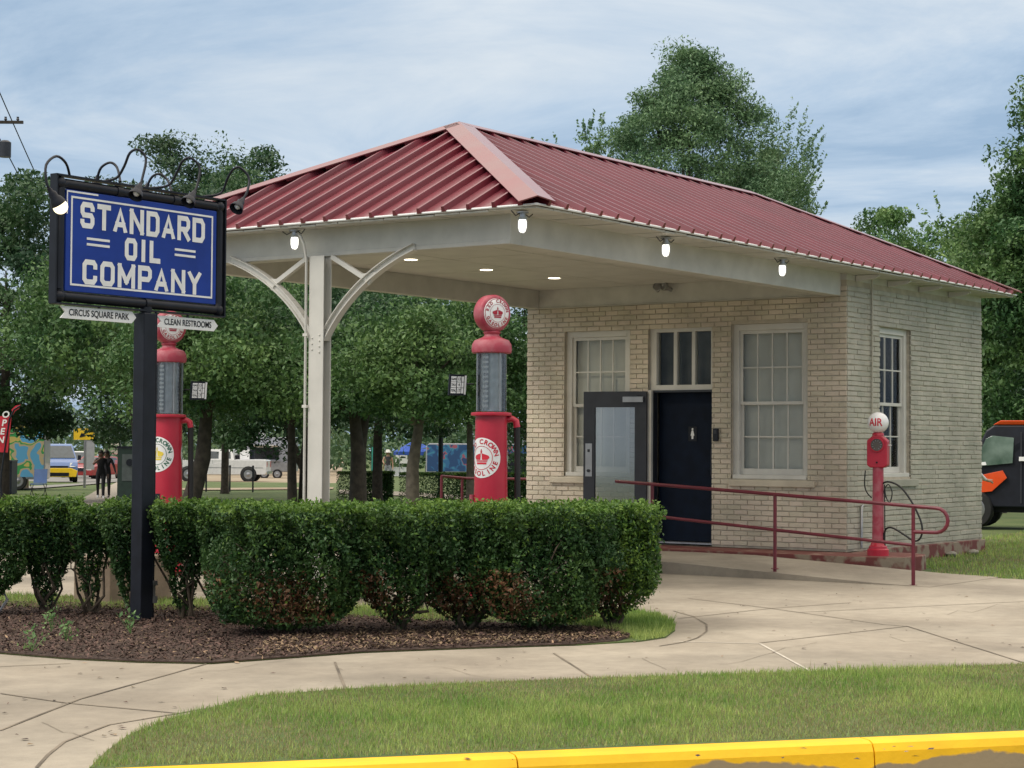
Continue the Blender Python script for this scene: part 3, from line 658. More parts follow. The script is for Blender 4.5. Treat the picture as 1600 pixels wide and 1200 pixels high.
# canopy column with curved braces
def column():
    X = -7.46; root = thing('canopy_column', 'white steel column with curved braces under the canopy end beam', 'column', (X, 2.5, ZG))
    y = 2.49; z1 = 3.29
    def bx(b, a, c): return b.box((a[0], a[1]-2.5, a[2]-ZG), (c[0], c[1]-2.5, c[2]-ZG))
    b = MB(); bx(b, (-.07, y-.10, ZG), (-.058, y+.10, z1)); bx(b, (.048, y-.10, ZG), (.06, y+.10, z1)); bx(b, (-.058, y-.008, ZG), (.048, y+.008, z1))
    b.build('post', M_['white'], root, bevel=.003)
    b = MB(); bx(b, (-.17, y-.17, ZG), (.16, y+.17, ZG+.14)); b.build('base_plate', M_['white'], root, bevel=.01)
    b = MB()
    for k in range(7): b.sphere((-.071, y-2.5-.05+.1*(k % 2), 2.38-ZG+.03*k-.1), .011, 8, 5)
    b.build('rivets', M_['white'], root)
    for s in (1, -1):
        b = MB(); n = 14; pts = []
        y0, zz0, y1, zz1 = .10, 2.40-ZG, 1.16+.12, 3.285-ZG
        for i in range(n+1):
            t = i/n*math.pi/2; pts.append((y0+(y1-y0)*(1-math.cos(t)), zz0+(zz1-zz0)*math.sin(t)))
        # shallower arc than a quarter circle
        pts = [(.45*p[0]+.55*(y0+(y1-y0)*i/n), .45*p[1]+.55*(zz0+(zz1-zz0)*i/n)) for i, p in enumerate(pts)]
        def arc(off, x0, x1, th):
            for (a, c) in zip(pts[:-1], pts[1:]):
                d = np.array(c)-np.array(a); d = d/np.hypot(*d); nn = np.array([-d[1], d[0]]); A0 = np.array(a)+nn*off; C0 = np.array(c)+nn*off; A1 = A0+nn*th; C1 = C0+nn*th
                b.prism([(x0, s*A0[0]+.005, A0[1]), (x0, s*C0[0]+.005, C0[1]), (x0, s*C1[0]+.005, C1[1]), (x0, s*A1[0]+.005, A1[1])], (x1-x0, 0, 0))
        arc(0, -.045, .045, .012); arc(.0121, -.006, .006, .055); arc(.067, -.045, .045, .010)
        o = b.build('curved_brace', M_['white'], root); fixn(o)
        b = MB(); m_ = pts[8]; b.tube([(0, s*.17+.005, 3.28-ZG), (0, s*(m_[0]-.02)+.005, m_[1]+.03)], .034, 4)
        b.prism([(-.02, s*(m_[0]-.10), m_[1]+.09), (-.02, s*(m_[0]+.1), m_[1]+.10), (-.02, s*m_[0], m_[1]-.03)], (.03, 0, 0)); o = b.build('strut', M_['white'], root); fixn(o)
    b = MB(); yc = .115; b.tube([(-.09, yc, 0), (-.09, yc, 3.25-ZG), (-.13, yc, 3.42-ZG), (-.15, yc+.03, 3.50-ZG), (-.16, yc+.09, 3.53-ZG)], .014, 8)
    for z in (.9, 1.9, 2.65): b.box((-.105, yc-.03, z), (-.07, yc+.03, z+.03))
    b.build('conduit', M_['white'], root, smooth=50)
column()

# jar lamps under the eave
def jar_lamp():
    r = thing('eave_lamp', 'x', 'lamp', (0, 0, 0), group='jar lamps under the canopy eave')
    b = MB(); b.lathe([(.06, 0), (.06, -.012)][::-1], (0, 0, 0), 16).tube([(0, 0, -.01), (0, 0, -.05)], .03, 12).lathe([(.042, -.075), (.045, -.05)], (0, 0, 0), 14); b.build('socket', M_['steel'], r, smooth=50)
    b = MB(); b.lathe([(.012, -.20), (.030, -.185), (.038, -.15), (.039, -.10), (.034, -.076)], (0, 0, 0), 16); g = b.build('jar', M_['bulb'], r, smooth=80)
    b = MB()
    for k in range(4):
        a = k*math.pi/2+.4; b.tube([(.043*math.cos(a), .043*math.sin(a), -.07), (.045*math.cos(a), .045*math.sin(a), -.16), (.02*math.cos(a), .02*math.sin(a), -.21)], .0028, 5)
    b.lathe([(.046, -.132), (.046, -.126)], (0, 0, 0), 16) if False else None
    b.build('cage', M_['steel'], r)
    b = MB(); b.tube([(.17, .0, -.005), (.11, 0, -.04), (.05, 0, -.02)], .006, 6).build('cable', M_['charcoal'], r, smooth=50); MB().tube([(-.16, .02, -.0), (-.10, .01, -.045), (-.045, 0, -.015)], .006, 6).build('cable', M_['charcoal'], r, smooth=50)
    return r
jl0 = jar_lamp(); nm = [(-7.62, -.20, 'at the near corner of the canopy eave'), (-4.94, -.21, 'in the middle of the near long eave above the pump side'), (-2.22, -.21, 'on the near long eave closest to the brick building'), (-7.62, 2.72, 'on the end eave beside the canopy column'),
      (-2.2, 5.23, 'on the far long eave seen under the beam'), (-4.94, 5.23, 'on the far long eave hidden by the beam'), (-7.62, 5.2, 'at the far corner of the canopy behind the blue sign')]
def pl(loc, e, col=(1, .93, .78), r=.04, name='lamp_light'):
    l_ = D.lights.new(name, 'POINT'); l_.energy = e; l_.color = col; l_.shadow_soft_size = r; o = D.objects.new(name, l_); C.objects.link(o); o.location = loc; return o
for i, (x, y, lb) in enumerate(nm):
    if i in (5, 6): continue
    r = jl0 if i == 0 else copy_tree(jl0); r.location = (x, y, ZE-.055); r['label'] = 'lit caged jar lamp '+lb; r.rotation_euler.z = (0 if y > 0 and i == 3 else 0)+(math.pi/2 if i == 3 else 0)
# recessed downlights
dls = [(642, 405, 'leftmost'), (760, 421, 'middle'), (866, 434, 'rightmost')]
for k, (px, py, lb) in enumerate(dls):
    p = onz(px, py, 3.56); r = thing('ceiling_downlight', 'lit round recessed light in the canopy ceiling, %s of the three' % lb, 'lamp', (p[0], p[1], 3.56), group='recessed lights in the canopy ceiling')
    MB().lathe([(.105, -.006), (.105, .0)], (0, 0, 0), 20).build('trim', M_['signwhite'], r); MB().lathe([(.08, -.009), (.08, -.0065)], (0, 0, 0), 20).build('lens', M_['downl'], r)
    l_ = D.lights.new('downlight', 'SPOT'); l_.energy = 60; l_.color = (1, .86, .62); l_.spot_size = rad(150); l_.spot_blend = .6; l_.shadow_soft_size = .08; o = D.objects.new('downlight', l_); C.objects.link(o); o.location = (p[0], p[1], 3.54)
# twin flood light on the header board
r = thing('twin_floodlight', 'grey twin head floodlight under the ceiling above the door', 'lamp', (-.13, 2.67, 3.56))
MB().lathe([(.06, -.02), (.06, .0)], (0, 0, 0), 16).build('mount', M_['steel'], r)
for s in (1, -1):
    ax = Matrix.Rotation(rad(-70), 3, 'Y') @ Matrix.Rotation(s*rad(25), 3, 'X')
    hd = MB(); hd.lathe([(.028, -.06), (.03, 0), (.058, .05), (.06, .075), (.052, .08), (.045, .06)], (-.03, s*.085, -.075), 16, ax).tube([(0, s*.02, -.02), (-.01, s*.08, -.06)], .012); hd.build('lamp_head', M_['steel'], r, smooth=50)
# keypad by the door
b = MB(); b.box((-.052, 1.87, 1.40), (-.014, 1.945, 1.57)); b.mi = 1; b.box((-.056, 1.885, 1.50), (-.052, 1.93, 1.55)); o = b.build('door_keypad', [M_['black'], M_['charcoal']], bevel=.004); tag(o, 'small black keypad box on the brick pier right of the door', 'keypad')

# ------------------------------------------------------------------ lettering
STK = {'S': [[(1, .70), (1, .86), (.86, 1), (.14, 1), (0, .86), (0, .64), (.14, .5), (.86, .5), (1, .36), (1, .14), (.86, 0), (.14, 0), (0, .14), (0, .30)]],
       'T': [[(0, 1), (1, 1)], [(.5, 1), (.5, 0)]], 'A': [[(0, 0), (.5, 1.0), (1, 0)], [(.18, .26), (.82, .26)]], 'N': [[(0, 0), (0, 1)], [(0, 1), (1, 0)], [(1, 0), (1, 1)]],
       'D': [[(0, 0), (0, 1)], [(0.02, 1), (.80, 1), (1, .82), (1, .18), (.80, 0), (0.02, 0)]], 'R': [[(0, 0), (0, 1)], [(.02, 1), (.82, 1), (1, .86), (1, .6), (.82, .45), (.02, .45)], [(.5, .42), (1.0, 0)]],
       'O': [[(.0, .84), (.18, 1), (.82, 1), (1, .84), (1, .16), (.82, 0), (.18, 0), (0, .16), (0, .84)]], 'I': [[(.5, 0), (.5, 1)]], 'L': [[(0, 1), (0, 0), (1, 0)]],
       'C': [[(1, .66), (1, .86), (.84, 1), (.16, 1), (0, .86), (0, .14), (.16, 0), (.84, 0), (1, .14), (1, .34)]], 'M': [[(0, 0), (0, 1)], [(0, 1), (.5, .2)], [(.5, .2), (1, 1)], [(1, 1), (1, 0)]],
       'P': [[(0, 0), (0, 1)], [(.02, 1), (.82, 1), (1, .86), (1, .58), (.82, .42), (0, .42)]], 'Y': [[(0, 1), (.5, .46), (1, 1)], [(.5, .5), (.5, 0)]]}
def stroke_letter(ch, w, h, th):
    vs = []; fs = []
    for li, ln in enumerate(STK[ch]):
        P = [np.array([a*(w-th)+th/2, c*(h-th)+th/2]) for a, c in ln]; zz = li*.0006
        # extend free ends
        closed = False
        L_, R_ = [], []
        for i, p in enumerate(P):
            nx = 0 if ch in 'SCO' else th/2
            if ch == 'O' and i in (0, len(P)-1):
                d0 = P[-1]-P[-2]; d0 = d0/np.hypot(*d0); d1 = P[1]-P[0]; d1 = d1/np.hypot(*d1); n0 = np.array([-d0[1], d0[0]]); n1 = np.array([-d1[1], d1[0]]); n = n0+n1; n = n/np.hypot(*n); m = n*th/2/max(.45, n @ n0)
            elif i == 0: d = P[1]-p; d = d/np.hypot(*d); p = p-d*nx; n = np.array([-d[1], d[0]]); m = n*th/2
            elif i == len(P)-1: d = p-P[i-1]; d = d/np.hypot(*d); p = p+d*nx; n = np.array([-d[1], d[0]]); m = n*th/2
            else:
                d0 = p-P[i-1]; d0 = d0/np.hypot(*d0); d1 = P[i+1]-p; d1 = d1/np.hypot(*d1); n0 = np.array([-d0[1], d0[0]]); n1 = np.array([-d1[1], d1[0]]); n = n0+n1; n = n/np.hypot(*n); m = n*th/2/max(.45, n @ n0)
            L_.append(p+m); R_.append(p-m)
        if ch in ('A', 'N', 'M', 'Y'):      # keep the ends level with the letter box
            for q in (L_[0], R_[0], L_[-1], R_[-1]): q[1] = min(max(q[1], 0), h)
            for q in L_+R_: q[1] = min(max(q[1], 0), h)
        b0 = len(vs)
        for l_, r_ in zip(L_, R_): vs += [(l_[0], l_[1], zz), (r_[0], r_[1], zz)]
        for i in range(len(P)-1): fs.append((b0+2*i, b0+2*i+1, b0+2*i+3, b0+2*i+2))
    return vs, fs

def blue_sign():
    Y = 1.15; xl, xr, zl, zh = -12.15, -10.32, 2.50, 3.42
    px_, base = -11.18, ZG+.03
    root = thing('gas_station_sign', 'blue enamel hanging sign lettered STANDARD OIL COMPANY on a black post', 'sign', (px_, Y, base))
    inv = Matrix.Translation(-Vector((px_, Y, base))); fr = lambda v: inv @ Vector(v)
    # post
    b = MB(); b.box((px_-.075, Y-.0, base-.1), (px_+.065, Y+.13, 2.42)); b.build('post', M_['black'], root, bevel=.008, fr=fr)
    b = MB(); b.tube([(px_+.09, Y+.03, base), (px_+.09, Y+.03, 1.0), (px_+.088, Y+.03, 2.44)], .013, 8); b.build('conduit', M_['black'], root, smooth=60, fr=fr)
    b = MB(); b.box((px_+.067, Y-.0, base+.13), (px_+.12, Y+.05, base+.19)); b.box((px_+.078, Y+.01, base+.19), (px_+.105, Y+.04, base+.28)); b.box((px_+.067, Y-.0, base+.28), (px_+.12, Y+.05, base+.32)); b.build('outlet_box', M_['steel'], root, bevel=.003, fr=fr)
    b = MB(); b.tube([(px_, Y+.06, 2.40), (px_, Y+.06, 2.50)], .045, 12).lathe([(.052, 2.43), (.052, 2.47)], (px_, Y+.06, 0), 14); b.build('collar', M_['black'], root, smooth=50, fr=fr)
    # pipe frame
    r = .042; b = MB(); c0 = [(xl, Y+.06, zl), (xr, Y+.06, zl), (xr, Y+.06, zh), (xl, Y+.06, zh)]
    rr = .06; pth = []
    for i in range(4):
        p = Vector(c0[i]); a = (Vector(c0[i-1])-p).normalized(); c = (Vector(c0[(i+1) % 4])-p).normalized()
        for t in (0, .5, 1): pth.append(p+a*rr*(1-t)**2+c*rr*t*t)
    pth.append(pth[0]); b.tube(pth, r, 12, cap=False)
    for x, z in ((xl, zl), (xr, zl), (xr, zh), (xl, zh)): b.sphere((x, Y+.06, z), .055, 12, 8)
    for x in (xl+.63, xr-.55, px_): b.lathe([(.050, -.03), (.050, .03)], (x, Y+.06, zh if x != px_ else zl), 12, Matrix.Rotation(rad(90), 3, 'Y'))
    b.build('pipe_frame', M_['black'], root, smooth=50, fr=fr)
    # flat top rail & thin edge of the outer plate
    b = MB(); b.box((xl-.06, Y+.02, zh+.055), (xr+.06, Y+.10, zh+.07)); b.box((xl-.065, Y+.02, zl-.06), (xl-.05, Y+.10, zh+.07)); b.box((xr+.05, Y+.02, zl-.06), (xr+.065, Y+.10, zh+.07)); b.box((xl-.05, Y+.02, zl-.065), (xr+.05, Y+.10, zl-.052)); b.build('outer_frame', M_['black'], root, fr=fr)
    # panel
    fx0, fx1, fz0, fz1 = xl+.05, xr-.045, zl+.045, zh-.045; yf = Y+.035
    b = MB(); b.box((fx0, yf, fz0), (fx1, yf+.05, fz1)); pn = b.build('panel', M_['blue'], root, bevel=.006, fr=fr)
    b = MB(); bx0, bx1, bz0, bz1 = fx0+.05, fx1-.05, fz0+.05, fz1-.05; t = .016; y_ = yf-.004
    for a, c in (((bx0, bz0), (bx1, bz0+t)), ((bx0, bz1-t), (bx1, bz1)), ((bx0, bz0+t), (bx0+t, bz1-t)), ((bx1-t, bz0+t), (bx1, bz1-t))): b.box((a[0], y_, a[1]), (c[0], yf-.001, c[1]))
    for s in (-1, 1):
        cx = (fx0+fx1)/2-.02+s*.50
        for dz in (.0, .047): b.box((cx-.125, y_, 2.955+dz-.02), (cx+.125, yf-.001, 2.955+dz))
    b.build('border', M_['signwhite'], pn, fr=None)
    b_ = pn.children[0]; b_.data.transform(inv)
    b = MB(); b.box((fx0+.004, y_, fz1-.022), (fx0+.34, yf-.001, fz1-.008)); b.box((fx0+.004, y_, fz1-.20), (fx0+.014, yf-.001, fz1-.022)); b.build('outer_border', M_['signwhite'], pn); pn.children[1].data.transform(inv)
    # lettering
    def line(word, x0, x1, z0, h, th, gap):
        ws = {'I': th*1.0, 'M': 1.22, 'T': .98, 'L': .9, 'N': 1.06}
        tot = sum((ws.get(c, 1.0) if c != 'I' else 0) for c in word); nI = word.count('I'); avail = (x1-x0)-gap*(len(word)-1)-nI*th; u = avail/tot; x = x0; mb = MB()
        for c in word:
            w_ = th if c == 'I' else ws.get(c, 1.0)*u; vs, fs = stroke_letter(c, w_, h, th)
            mb.add([(x+q[0], yf-.003-q[2], z0+q[1]) for q in vs], fs); x += w_+gap
        return mb
    tot = MB()
    for args in (('STANDARD', bx0+.10, bx1-.10, 3.075, .215, .043, .030), ('OIL', (bx0+bx1)/2-.225, (bx0+bx1)/2+.185, 2.85, .19, .043, .05), ('COMPANY', bx0+.13, bx1-.14, 2.615, .205, .043, .034)):
        m = line(*args); tot.add(m.v, m.f)
    o = tot.build('lettering', M_['signwhite'], pn); o.data.transform(inv)
    # small arrow boards below
    for x0, x1, z0, txt, tilt in ((-12.13, -11.30, 2.325, 'CIRCUS SQUARE PARK', -.025), (-11.06, -10.32, 2.31, 'CLEAN RESTROOMS', -.02)):
        b = MB(); h = .10; n_ = .05; yb = Y+.05
        pts = [(x0, z0), (x1-n_, z0), (x1, z0+h/2), (x1-n_, z0+h), (x0, z0+h), (x0+n_, z0+h/2)]
        b.prism([(x, yb, z) for x, z in pts], (0, .012, 0)); pa = b.build('arrow_board', M_['signwhite'], root, fr=fr); fixn(pa)
        vs, fs = text_mesh(txt, .074, bold=.0012); w_ = max(v[0] for v in vs)-min(v[0] for v in vs); k = (x1-x0-.17)/w_
        t_ = MB(); t_.add([((x0+x1)/2+v[0]*k, yb-.003, z0+h/2+v[1]) for v in vs], fs); t_.build('lettering', M_['black'], pa, fr=fr)
        b = MB(); b.box(((x0+x1)/2-.01, yb, z0+h), ((x0+x1)/2+.01, yb+.01, zl-.05)); b.build('hanger', M_['black'], root, fr=fr)
    # gooseneck lamps, four toward us and two behind
    def goose(pts, lit, sc_=1.0):
        P = [Vector(onax(px, py, 1, yy)) for px, py, yy in pts]
        # smooth by Catmull-Rom
        Q = [P[0]]
        for i in range(len(P)-1):
            p0 = P[max(i-1, 0)]; p1 = P[i]; p2 = P[i+1]; p3 = P[min(i+2, len(P)-1)]
            for t in (.25, .5, .75, 1): Q.append(.5*((2*p1)+(-p0+p2)*t+(2*p0-5*p1+4*p2-p3)*t*t+(-p0+3*p1-3*p2+p3)*t**3))
        b = MB(); b.tube(Q, .011, 8); g = b.build('gooseneck', M_['black'], root, smooth=60, fr=fr)
        e = Q[-1]; d = (Q[-1]-Q[-2]).normalized(); ax = d.to_track_quat('Z', 'Y').to_matrix()
        b = MB(); b.lathe([(.016, -.02), (.022, .015), (.034, .03), (.036, .065), (.052, .085), (.062, .12), (.064, .13), (.058, .13), (.045, .09)], tuple(e), 18, ax); b.build('shade', M_['black'], g, smooth=45, fr=fr)
        b = MB(); b.sphere(tuple(e+d*(.155 if lit else .09)), .060 if lit else .03, 14, 10); b.build('bulb', M_['bulbw'] if lit else M_['signwhite'], g, smooth=80, fr=fr)
    yf0 = Y+.0
    goose([(109, 275, Y+.08), (103, 255, Y+.0), (88, 244, Y-.08), (72, 258, Y-.16), (73, 286, Y-.2), (78, 297, Y-.21)], True)
    goose([(160, 284, Y+.08), (182, 278, Y+.02), (194, 260, Y-.05), (203, 239, Y-.12), (216, 234, Y-.18), (228, 248, Y-.23), (222, 280, Y-.26), (219, 289, Y-.27)], False)
    goose([(232, 294, Y+.08), (262, 290, Y+.02), (276, 270, Y-.05), (285, 252, Y-.12), (298, 247, Y-.18), (312, 262, Y-.23), (308, 290, Y-.26), (303, 301, Y-.27)], False)
    goose([(318, 307, Y+.08), (345, 302, Y+.02), (355, 280, Y-.05), (364, 265, Y-.12), (375, 262, Y-.18), (389, 278, Y-.23), (386, 300, Y-.26), (379, 312, Y-.27)], False)
    goose([(188, 284, Y+.08), (183, 262, Y+.18), (172, 254, Y+.25), (158, 262, Y+.32), (152, 278, Y+.36)], False)
    goose([(268, 300, Y+.08), (262, 282, Y+.18), (250, 272, Y+.25), (238, 276, Y+.32), (230, 290, Y+.36)], False)
blue_sign()

# ------------------------------------------------------------------ gas pumps
def mapped(mb, pts, fs, mapf, ml=.03):
    import bmesh
    bm = bmesh.new(); vv = [bm.verts.new((p_[0], p_[1], 0)) for p_ in pts]
    for f in fs:
        try: bm.faces.new([vv[i] for i in f])
        except ValueError: pass
    bmesh.ops.triangulate(bm, faces=bm.faces)
    for _ in range(4):
        es = [e for e in bm.edges if e.calc_length() > ml]
        if not es: break
        bmesh.ops.subdivide_edges(bm, edges=es, cuts=1); bmesh.ops.triangulate(bm, faces=bm.faces)
    bm.verts.index_update(); mb.add([mapf(v.co.x, v.co.y) for v in bm.verts], [tuple(v.index for v in f.verts) for f in bm.faces]); bm.free()
def arc_text(mb, word, R, size, a_mid, spread, mapf, flip=False, bold=.0015):
    n = len(word)
    for i, c in enumerate(word):
        if c == ' ': continue
        a = a_mid+(spread*(.5-i/(n-1)) if not flip else -spread*(.5-i/(n-1)))
        vs, fs = text_mesh(c, size, bold=bold); rot = a-math.pi/2 if not flip else a+math.pi/2
        mb.add([mapf(R*math.cos(a)+v[0]*math.cos(rot)-v[1]*math.sin(rot), R*math.sin(a)+v[0]*math.sin(rot)+v[1]*math.cos(rot)) for v in vs], fs)
def crown(mb, s, mapf):
    # base band, bowl with five arches, ball finial
    def pg(pts): mapped(mb, [(x*s, y*s) for x, y in pts], [tuple(range(len(pts)))], mapf)
    pg([(-.62, -.72), (.62, -.72), (.66, -.5), (-.66, -.5)]); pg([(-.7, -.42), (.7, -.42), (.78, -.28), (-.78, -.28)])
    pg([(-.74, -.22), (-.1, -.22), (-.06, .5), (-.4, .42), (-.88, .25), (-.98, .02)]); pg([(.1, -.22), (.74, -.22), (.98, .02), (.88, .25), (.4, .42), (.06, .5)])
    pg([(-.07, .5), (.07, .5), (.05, .72), (-.05, .72)]); pg([(-.13, .7), (.13, .7), (.13, .8), (-.13, .8)]); pg([(-.05, .8), (.05, .8), (.05, .98), (-.05, .98)])
    mb.add([mapf((.11*math.cos(a))*s, (.60+.10*math.sin(a))*s) for a in [i*math.pi/5 for i in range(10)]], [tuple(range(10))])
M_['enr'] = mat('red_lettering', (.34, .012, .03), .4); M_['enr2'] = mat('bright_red_lettering', (.55, .02, .04), .4)
M_['palepipe'] = mat('pale_pipe', (.50, .52, .53), .4, var=.15, scale=12)
M_['milk'] = mat('milk_glass', (.80, .80, .80), .25, var=.03)
M_['enb'] = mat('yellow_enamel_mark', (.65, .5, .05), .4); M_['engr'] = mat('green_lettering', (.02, .12, .07), .4)
def pump(loc, label, globe_az, price_side, price_yaw, crowncol):
    root = thing('gas_pump', label, 'gas pump', loc)
    b = MB(); b.lathe([(.22, 0), (.22, .05), (.205, .07), (.185, .10), (.171, .11)], (0, 0, 0), 28); b.build('base', M_['red'], root, smooth=35)
    b = MB(); b.lathe([(.170, .11), (.164, .6), (.156, 1.2), (.151, 1.70)], (0, 0, 0), 40); bd = b.build('body', M_['red'], root, smooth=35)
    b = MB(); b.lathe([(.153, 1.695), (.192, 1.70), (.195, 1.712), (.192, 1.728), (.155, 1.733)], (0, 0, 0), 32); b.build('lower_flange', M_['red'], root, smooth=35)
    b = MB(); b.lathe([(.140, 1.74), (.140, 2.30)], (0, 0, 0), 32); cyl = b.build('glass_cylinder', M_['tglass'], root, smooth=60)
    b = MB(); b.tube([(0, 0, 1.74), (0, 0, 2.30)], .088, 20); b.tube([(.05, -.07, 1.74), (.05, -.07, 2.3)], .012); b.tube([(-.02, .07, 1.74), (-.02, .07, 2.3)], .02, 10); b.build('inner_pipe', M_['palepipe'], root, smooth=50)
    # gauge strip facing the camera side, with numbered plates
    ga = rad(215-28); ux = np.array([math.cos(ga), math.sin(ga)]); tx = np.array([-ux[1], ux[0]])
    b = MB(); c0 = ux*.112
    b.add([(*(c0-tx*.022), 1.76), (*(c0+tx*.022), 1.76), (*(c0+tx*.022), 2.28), (*(c0-tx*.022), 2.28)], [(0, 1, 2, 3)]); b.mi = 1
    for i in range(11):
        z = 1.78+i*.046; c1 = ux*.1145; b.add([(*(c1-tx*.03), z), (*(c1+tx*.03), z), (*(c1+tx*.03), z+.022), (*(c1-tx*.03), z+.022)], [(0, 1, 2, 3)])
    b.build('gallon_gauge', [M_['steel'], M_['signwhite']], root)
    b = MB()
    for k in range(4):
        a = rad(215)+k*math.pi/2+.55; b.tube([(.158*math.cos(a), .158*math.sin(a), 1.74), (.158*math.cos(a), .158*math.sin(a), 2.30)], .007, 6)
    b.build('tie_rods', M_['steel'], root)
    b = MB(); b.lathe([(.178, 2.29), (.188, 2.30), (.192, 2.33), (.188, 2.375), (.165, 2.415), (.10, 2.44), (.075, 2.455), (.07, 2.47), (.085, 2.49), (.06, 2.51)], (0, 0, 0), 36); b.build('cap', M_['redfade'], root, smooth=35)
    # globe
    zc = 2.67; R = .178; q = Matrix.Rotation(globe_az, 3, 'Z') @ Matrix.Rotation(rad(90), 3, 'Y')      # local z -> facing direction
    b = MB(); th = .075; b.lathe([(.14, -th), (.165, -th+.006), (.178, -th+.03), (R, 0), (.178, th-.03), (.165, th-.006), (.145, th)], (0, 0, zc), 44, q); gl = b.build('globe', M_['redfade'], root, smooth=50)
    for sg in (1, -1):
        b = MB()
        pr = [(.144, th-.001), (.13, th+.010), (.09, th+.018), (.001, th+.022)]
        q2 = q if sg == 1 else Matrix.Rotation(globe_az+math.pi, 3, 'Z') @ Matrix.Rotation(rad(90), 3, 'Y')
        b.lathe(pr, (0, 0, zc), 36, q2); ln = b.build('globe_lens', M_['milk'], gl, smooth=60)
        ez = Vector((math.cos(globe_az), math.sin(globe_az), 0))*sg; ey = Vector((0, 0, 1)); ex = ey.cross(ez)
        def mp_(x, y):
            r_ = math.hypot(x, y); d = th+.0245-.9*r_*r_*1.0 if r_ < .14 else th; d = th+.024-(.012/.02)*r_*r_
            return Vector((0, 0, zc))+ex*x+ey*y+ez*(d+.001)
        b = MB(); arc_text(b, 'RED CROWN', .113, .042, math.pi/2, rad(150), mp_); arc_text(b, 'GASOLINE', .113, .042, -math.pi/2, rad(130), mp_, True); crown(b, .062, mp_)
        # ring line
        for k in range(36):
            a0 = 2*math.pi*k/36; a1 = 2*math.pi*(k+1)/36
            for r0, r1 in ((.083, .086), (.134, .140)): b.add([mp_(r*math.cos(a), r*math.sin(a)) for r, a in ((r0, a0), (r1, a0), (r1, a1), (r0, a1))], [(0, 1, 2, 3)])
        b.build('lettering', M_['enr'], ln)
    # decals wrapped round the body, facing -X and +X
    for az0 in (rad(180), 0):
        zc_, R0 = 1.30, .1865
        def rad_at(z): return np.interp(z, [.11, .6, 1.2, 1.70], [.170, .164, .156, .151])
        def mpd(x, y, e=.004):
            z = zc_+y; r_ = rad_at(z)+e; a = az0+x/rad_at(z); return (r_*math.cos(a), r_*math.sin(a), z)
        b = MB(); Rd = .19; nr, na = 6, 48
        vs = [mpd(0, 0, .002)]; fs = []
        for i in range(1, nr+1):
            for k in range(na): a = 2*math.pi*k/na; vs.append(mpd(Rd*i/nr*math.cos(a), Rd*i/nr*math.sin(a), .002))
        for k in range(na): fs.append((0, 1+k, 1+(k+1) % na))
        for i in range(1, nr):
            for k in range(na): a = 1+(i-1)*na+k; c = 1+(i-1)*na+(k+1) % na; fs.append((a, a+na, c+na, c))
        b.add(vs, fs); dc = b.build('enamel_badge', M_['signwhite'], bd, smooth=60)
        b = MB()
        word_c = 'RED CROWN'; arc_text(b, word_c, .150, .062, math.pi/2, rad(150), lambda x, y: mpd(x, y), bold=.002); arc_text(b, 'GASOLINE', .150, .062, -math.pi/2, rad(140), lambda x, y: mpd(x, y), True, bold=.002)
        for k in range(48):
            a0 = 2*math.pi*k/48; a1 = 2*math.pi*(k+1)/48; b.add([mpd(r*math.cos(a), r*math.sin(a)) for r, a in ((.108, a0), (.113, a0), (.113, a1), (.108, a1))], [(0, 1, 2, 3)])
        b.mi = 1; crown(b, .085, lambda x, y: mpd(x, y)); b.build('lettering', [M_['enr2'] if crowncol == 'red' else M_['engr'], M_['enr2'] if crowncol == 'red' else M_['enb']], dc)
    # elbow and hose
    er = np.array([math.cos(rad(215+90)), math.sin(rad(215+90))]); e2 = np.array([math.cos(rad(215)), math.sin(rad(215))])
    def el(r, z, f=0): q_ = er*r+e2*f; return (q_[0], q_[1], z)
    b = MB(); b.tube([el(.14, 1.66), el(.20, 1.67), el(.235, 1.65), el(.245, 1.59)], .032, 12); b.build('elbow', M_['red'], root, smooth=60)
    b = MB(); b.tube([el(.245, 1.60), el(.25, 1.3), el(.255, .8), el(.25, .45), el(.22, .3), el(.19, .32, .05)], .030, 10); b.build('hose', M_['blackr'], root, smooth=60)
    a = rad(215-38); b = MB(); b.tube([(.178*math.cos(a), .178*math.sin(a), .74), (.186*math.cos(a), .186*math.sin(a), .76)], .001, 4) if False else None
    def onb(daz, z, e=.003): a_ = rad(215)+daz; r_ = np.interp(z, [.11, .6, 1.2, 1.70], [.170, .164, .156, .151])+e; return (r_*math.cos(a_), r_*math.sin(a_), z)
    b.add([onb(-.75, .76), onb(-.30, .76), onb(-.30, .88), onb(-.75, .88), onb(-.52, .76), onb(-.52, .88)], [(0, 4, 5, 3), (4, 1, 2, 5)]); b.build('vent', M_['black'], bd)
    b = MB(); b.tube([onb(-1.5, .55, .02), onb(-1.5, .95, .02)], .022, 8); b.build('hand_crank', M_['redfade'], root, smooth=50)
    # price flag
    s = price_side; ux = Vector((Rt[0], Rt[1], 0))*s; arm = MB(); arm.tube([ux*.17+Vector((0, 0, 2.0)), ux*.24+Vector((0, 0, 2.0))], .008, 6); arm.build('price_arm', M_['black'], root)
    c = ux*.325+Vector((0, 0, 1.99))
    yw_ = rad(215)+price_yaw; ez = Vector((math.cos(yw_), math.sin(yw_), 0)); ey = Vector((0, 0, 1)); ex = ey.cross(ez); ey = (ey+ex*.06).normalized()
    def pm(x, y, z=0): return c+ex*x+ey*y+ez*z
    b = MB(); b.prism([pm(-.09, -.1, -.01), pm(.09, -.1, -.01), pm(.09, .1, -.01), pm(-.09, .1, -.01)], ez*.02); bo = b.build('price_board', M_['black'], root); fixn(bo)
    b = MB()
    for i, rowt in enumerate(('GAS .13', 'TAX .04', 'TOTAL .17')):
        pass
